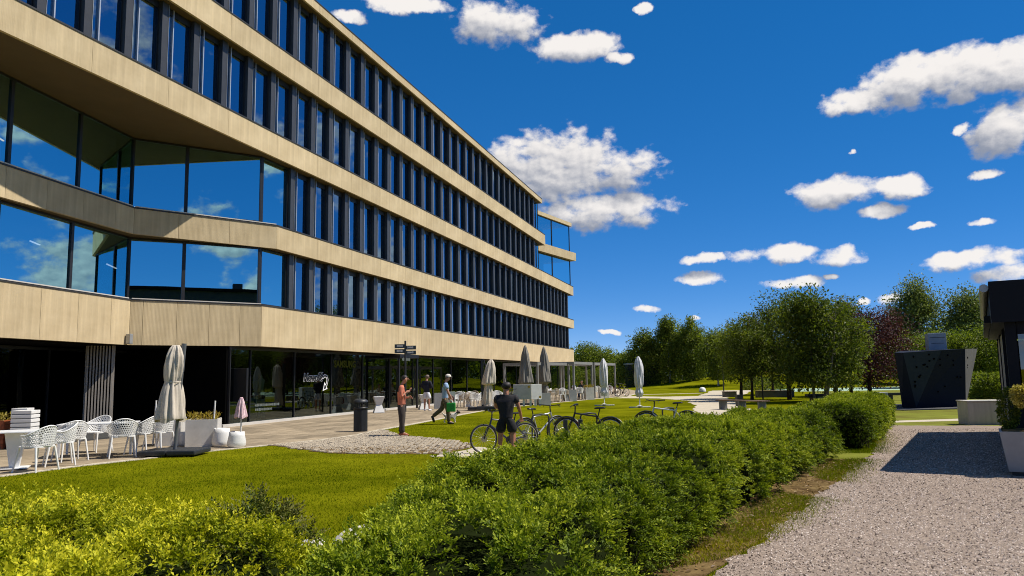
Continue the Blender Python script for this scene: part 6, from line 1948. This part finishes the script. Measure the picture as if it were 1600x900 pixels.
# climbing boulder
t = thing('climbing_boulder', 'dark blue faceted climbing boulder wider at the top, on a grey mat', 'climbing boulder', (0, 0, 0))
def at_depth(px, py, y):
    u, v = px - 800, 450 - py
    c, s = math.cos(ROLL), math.sin(ROLL)
    u, v = c * u + s * v, -s * u + c * v
    cp, sp = math.cos(PITCH), math.sin(PITCH)
    k = y / (cp * CAM_F - sp * v)
    return Vector((u * k, y, CAM_H + (sp * CAM_F + cp * v) * k))
z = 0.06
q = dict(bl=Vector((16.95, 33.4, z)), bm=Vector((17.35, 33.0, z)), br=Vector((19.85, 33.6, z)), brr=Vector((20.35, 35.8, z)), bk=Vector((18.6, 36.0, z)),
         tl=at_depth(1398, 551, 33.6), tm=at_depth(1411, 551, 32.6), tc=at_depth(1471, 547, 32.3), tr=at_depth(1508, 545, 32.9), trr=at_depth(1527, 545, 36.6), tk=Vector((18.7, 36.6, 2.60)))
vs = list(q.values()); nm = list(q); I = lambda *a: tuple(nm.index(k) for k in a)
mb = MB()
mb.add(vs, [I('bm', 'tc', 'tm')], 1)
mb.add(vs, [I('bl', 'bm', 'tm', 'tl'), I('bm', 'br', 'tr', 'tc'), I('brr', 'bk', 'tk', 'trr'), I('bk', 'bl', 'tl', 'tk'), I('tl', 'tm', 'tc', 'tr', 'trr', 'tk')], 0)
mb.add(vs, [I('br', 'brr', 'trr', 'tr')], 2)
mb.build('facets', ['boulder_blue', 'boulder_light', 'boulder_sunlit'], t)
def holds(A, B, C, D, n, seed, s0):
    r = random.Random(seed)
    nrm = (B - A).cross(D - A).normalized()
    for k in range(n):
        a, b = r.uniform(.08, .92), r.uniform(.12, .95)
        p = A.lerp(B, a).lerp(D.lerp(C, a), b)
        bm = bmesh.new(); bmesh.ops.create_icosphere(bm, subdivisions=1, radius=1)
        for v in bm.verts: v.co = Vector((v.co.x * s0 * r.uniform(.7, 1.3), v.co.y * s0 * .6, v.co.z * s0 * r.uniform(.6, 1.2)))
        me = bpy.data.meshes.new('hold'); bm.to_mesh(me); bm.free()
        link('hold', me, 'hold', t, p + nrm * s0 * .25)
holds(q['bm'].lerp(q['tm'], .25), q['bm'].lerp(q['tc'], .25), q['tc'], q['tm'], 14, 4, .05)
holds(q['bm'], q['br'], q['tr'], q['tc'], 9, 5, .045)
holds(q['br'], q['brr'], q['trr'], q['tr'], 20, 6, .07)
o = struct('play_mat', MB().prism([(14.6, 33.8), (16.2, 31.8), (20.6, 32.4), (22.0, 36.6), (15.6, 37.4)], -0.1, 0.05), 'mat_grey')
c = at_depth(1463, 546, 34.4)
t = thing('roof_box', 'pale grey box standing on top of the climbing boulder', 'box', (c.x, c.y, 2.55), -0.35)
MB().bevbox((0, 0, .38), (.72, .9, .76), .02).build('body', 'grey_box', t); MB().box((0, -.452, .56), (.60, .01, .02)).build('seam', 'base_black', t); MB().box((0, -.452, .30), (.50, .01, .015)).build('seam', 'base_black', t)
# pale block right of the gravel
t = thing('pale_block', 'long pale concrete block at the far edge of the gravel by the pavilion', 'block', (14.45, 23.3, 0), -0.12)
MB().bevbox((0, 0, .345), (1.5, .7, .69), .015).build('block', 'block_pale', t); MB().bevbox((0, 0, .71), (1.54, .74, .035), .008).build('top', 'block_pale', t)
# dark pavilion at the right edge
PA = math.atan2(-.525, .851)
t = thing('pavilion', 'dark navy pavilion with deep roof edge at the right picture edge', 'pavilion', (8.12, 12.8, 0), PA)
MB().box((3.5, 4.6, 2.80), (7.0, 9.2, .70)).build('roof', 'pavilion_dark', t)
MB().box((.26, .26, 1.23), (.16, .16, 2.44)).build('post', 'pavilion_dark', t)
for yy in (3.0, 6.0, 9.0): MB().box((.26, yy, 1.23), (.14, .14, 2.44)).build('post', 'pavilion_dark', t)
MB().box((.22, 4.6, .25), (.10, 8.6, .50)).build('base_wall', 'pavilion_dark', t)
w = MB().box((1.6, .26, 2.35), (2.5, .10, .20)).box((1.6, .26, .30), (2.5, .10, .60)).build('window', 'pavilion_dark', t)
MB().add([(.36, .26, .6), (2.85, .26, .6), (2.85, .26, 2.25), (.36, .26, 2.25)], [(0, 1, 2, 3)]).build('pane', 'glass_pavilion', w)
MB().add([(.24, .36, .5), (.24, 2.9, .5), (.24, 2.9, 2.4), (.24, .36, 2.4)], [(0, 1, 2, 3)]).build('pane', 'glass_pavilion', w)
MB().box((.24, 6.0, 1.45), (.06, 5.9, 1.9)).build('side_wall', 'pavilion_side', t)
MB().box((5.0, .30, 1.2), (4.0, .12, 2.4)).build('front_wall', 'pavilion_dark', t)
MB().box((3.6, 9.0, 1.2), (6.6, .12, 2.4)).build('back_wall', 'pavilion_dark', t)
MB().cyl((-.07, .1, 3.05), (-.07, 9.1, 3.05), .07, .07, 10).build('gutter', 'alu_dull', t)
MB().box((-.05, 5.0, 2.56), (.10, 8.0, .12)).build('light_rail', 'pavilion_dark', t)
for x in (1.4, 2.8, 4.2): MB().box((x, -.004, 2.80), (.012, .008, .69)).build('seam', 'black', t)
for y in (1.8, 3.6, 5.4, 7.2): MB().box((-.004, y, 2.80), (.008, .012, .69)).build('seam', 'black', t)
MB().box((1.6, .20, 1.42), (.05, .06, 1.66)).build('glazing_bar', 'pavilion_dark', w)
# tapered planter with topiary in front of it
t = thing('tapered_planter', 'big grey tapered planter in front of the pavilion corner', 'planter', (8.12, 12.15, 0.012), PA)
MB().box((0, 0, .03), (.52, .52, .06)).build('foot', 'base_black', t)
mb = MB(); mb.box((0, 0, .37), (.60, .60, .62), taper=1.28); mb.build('box', 'planter_grey', t)
MB().box((0, 0, .685), (.70, .70, .02)).build('soil', 'soil', t)
def ball_plant(name, label, x, y, z0, stem, r, mat, seed, n=2600, leaf=.045, sq=1.0):
    t = thing(name, label, 'plant', (x, y, z0))
    rr = np.random.default_rng(seed)
    d = unit(rr.normal(size=(n, 3)))
    P = d * (r * rr.uniform(.5, 1.05, n) ** .6 * (1 + .12 * Lump(seed, 3)(d)))[:, None] * np.array([1, 1, sq]) + np.array([0, 0, stem + r * sq * .8])
    L = leaf * rr.uniform(.6, 1.4, n)
    V, T, C = leaf_arrays(P, unit(d + rr.normal(size=(n, 3)) * .5), unit(d + rr.normal(size=(n, 3)) * .4), L, L * .5, rr.uniform(0.1, .9, n))
    o = np_mesh('foliage', V, T, mat, t, C); o['kind'] = 'stuff'
    MB().tube([(0.02, 0, 0), (.01, 0, stem * .5), (0, 0, stem + r * .3)], [.018, .015, .012], 7).build('stem', 'bark_pale', t)
ball_plant('topiary', 'yellow flowering topiary ball on a bare stem in the tapered planter', 8.02, 12.02, .70, .40, .17, 'leaf_yellow', 3, 1500, .04)
ball_plant('dark_shrub', 'dark narrow shrub at the back of the tapered planter', 7.99, 12.36, .68, .05, .15, 'leaf_dark_tree', 4, 1800, .045, 2.2)
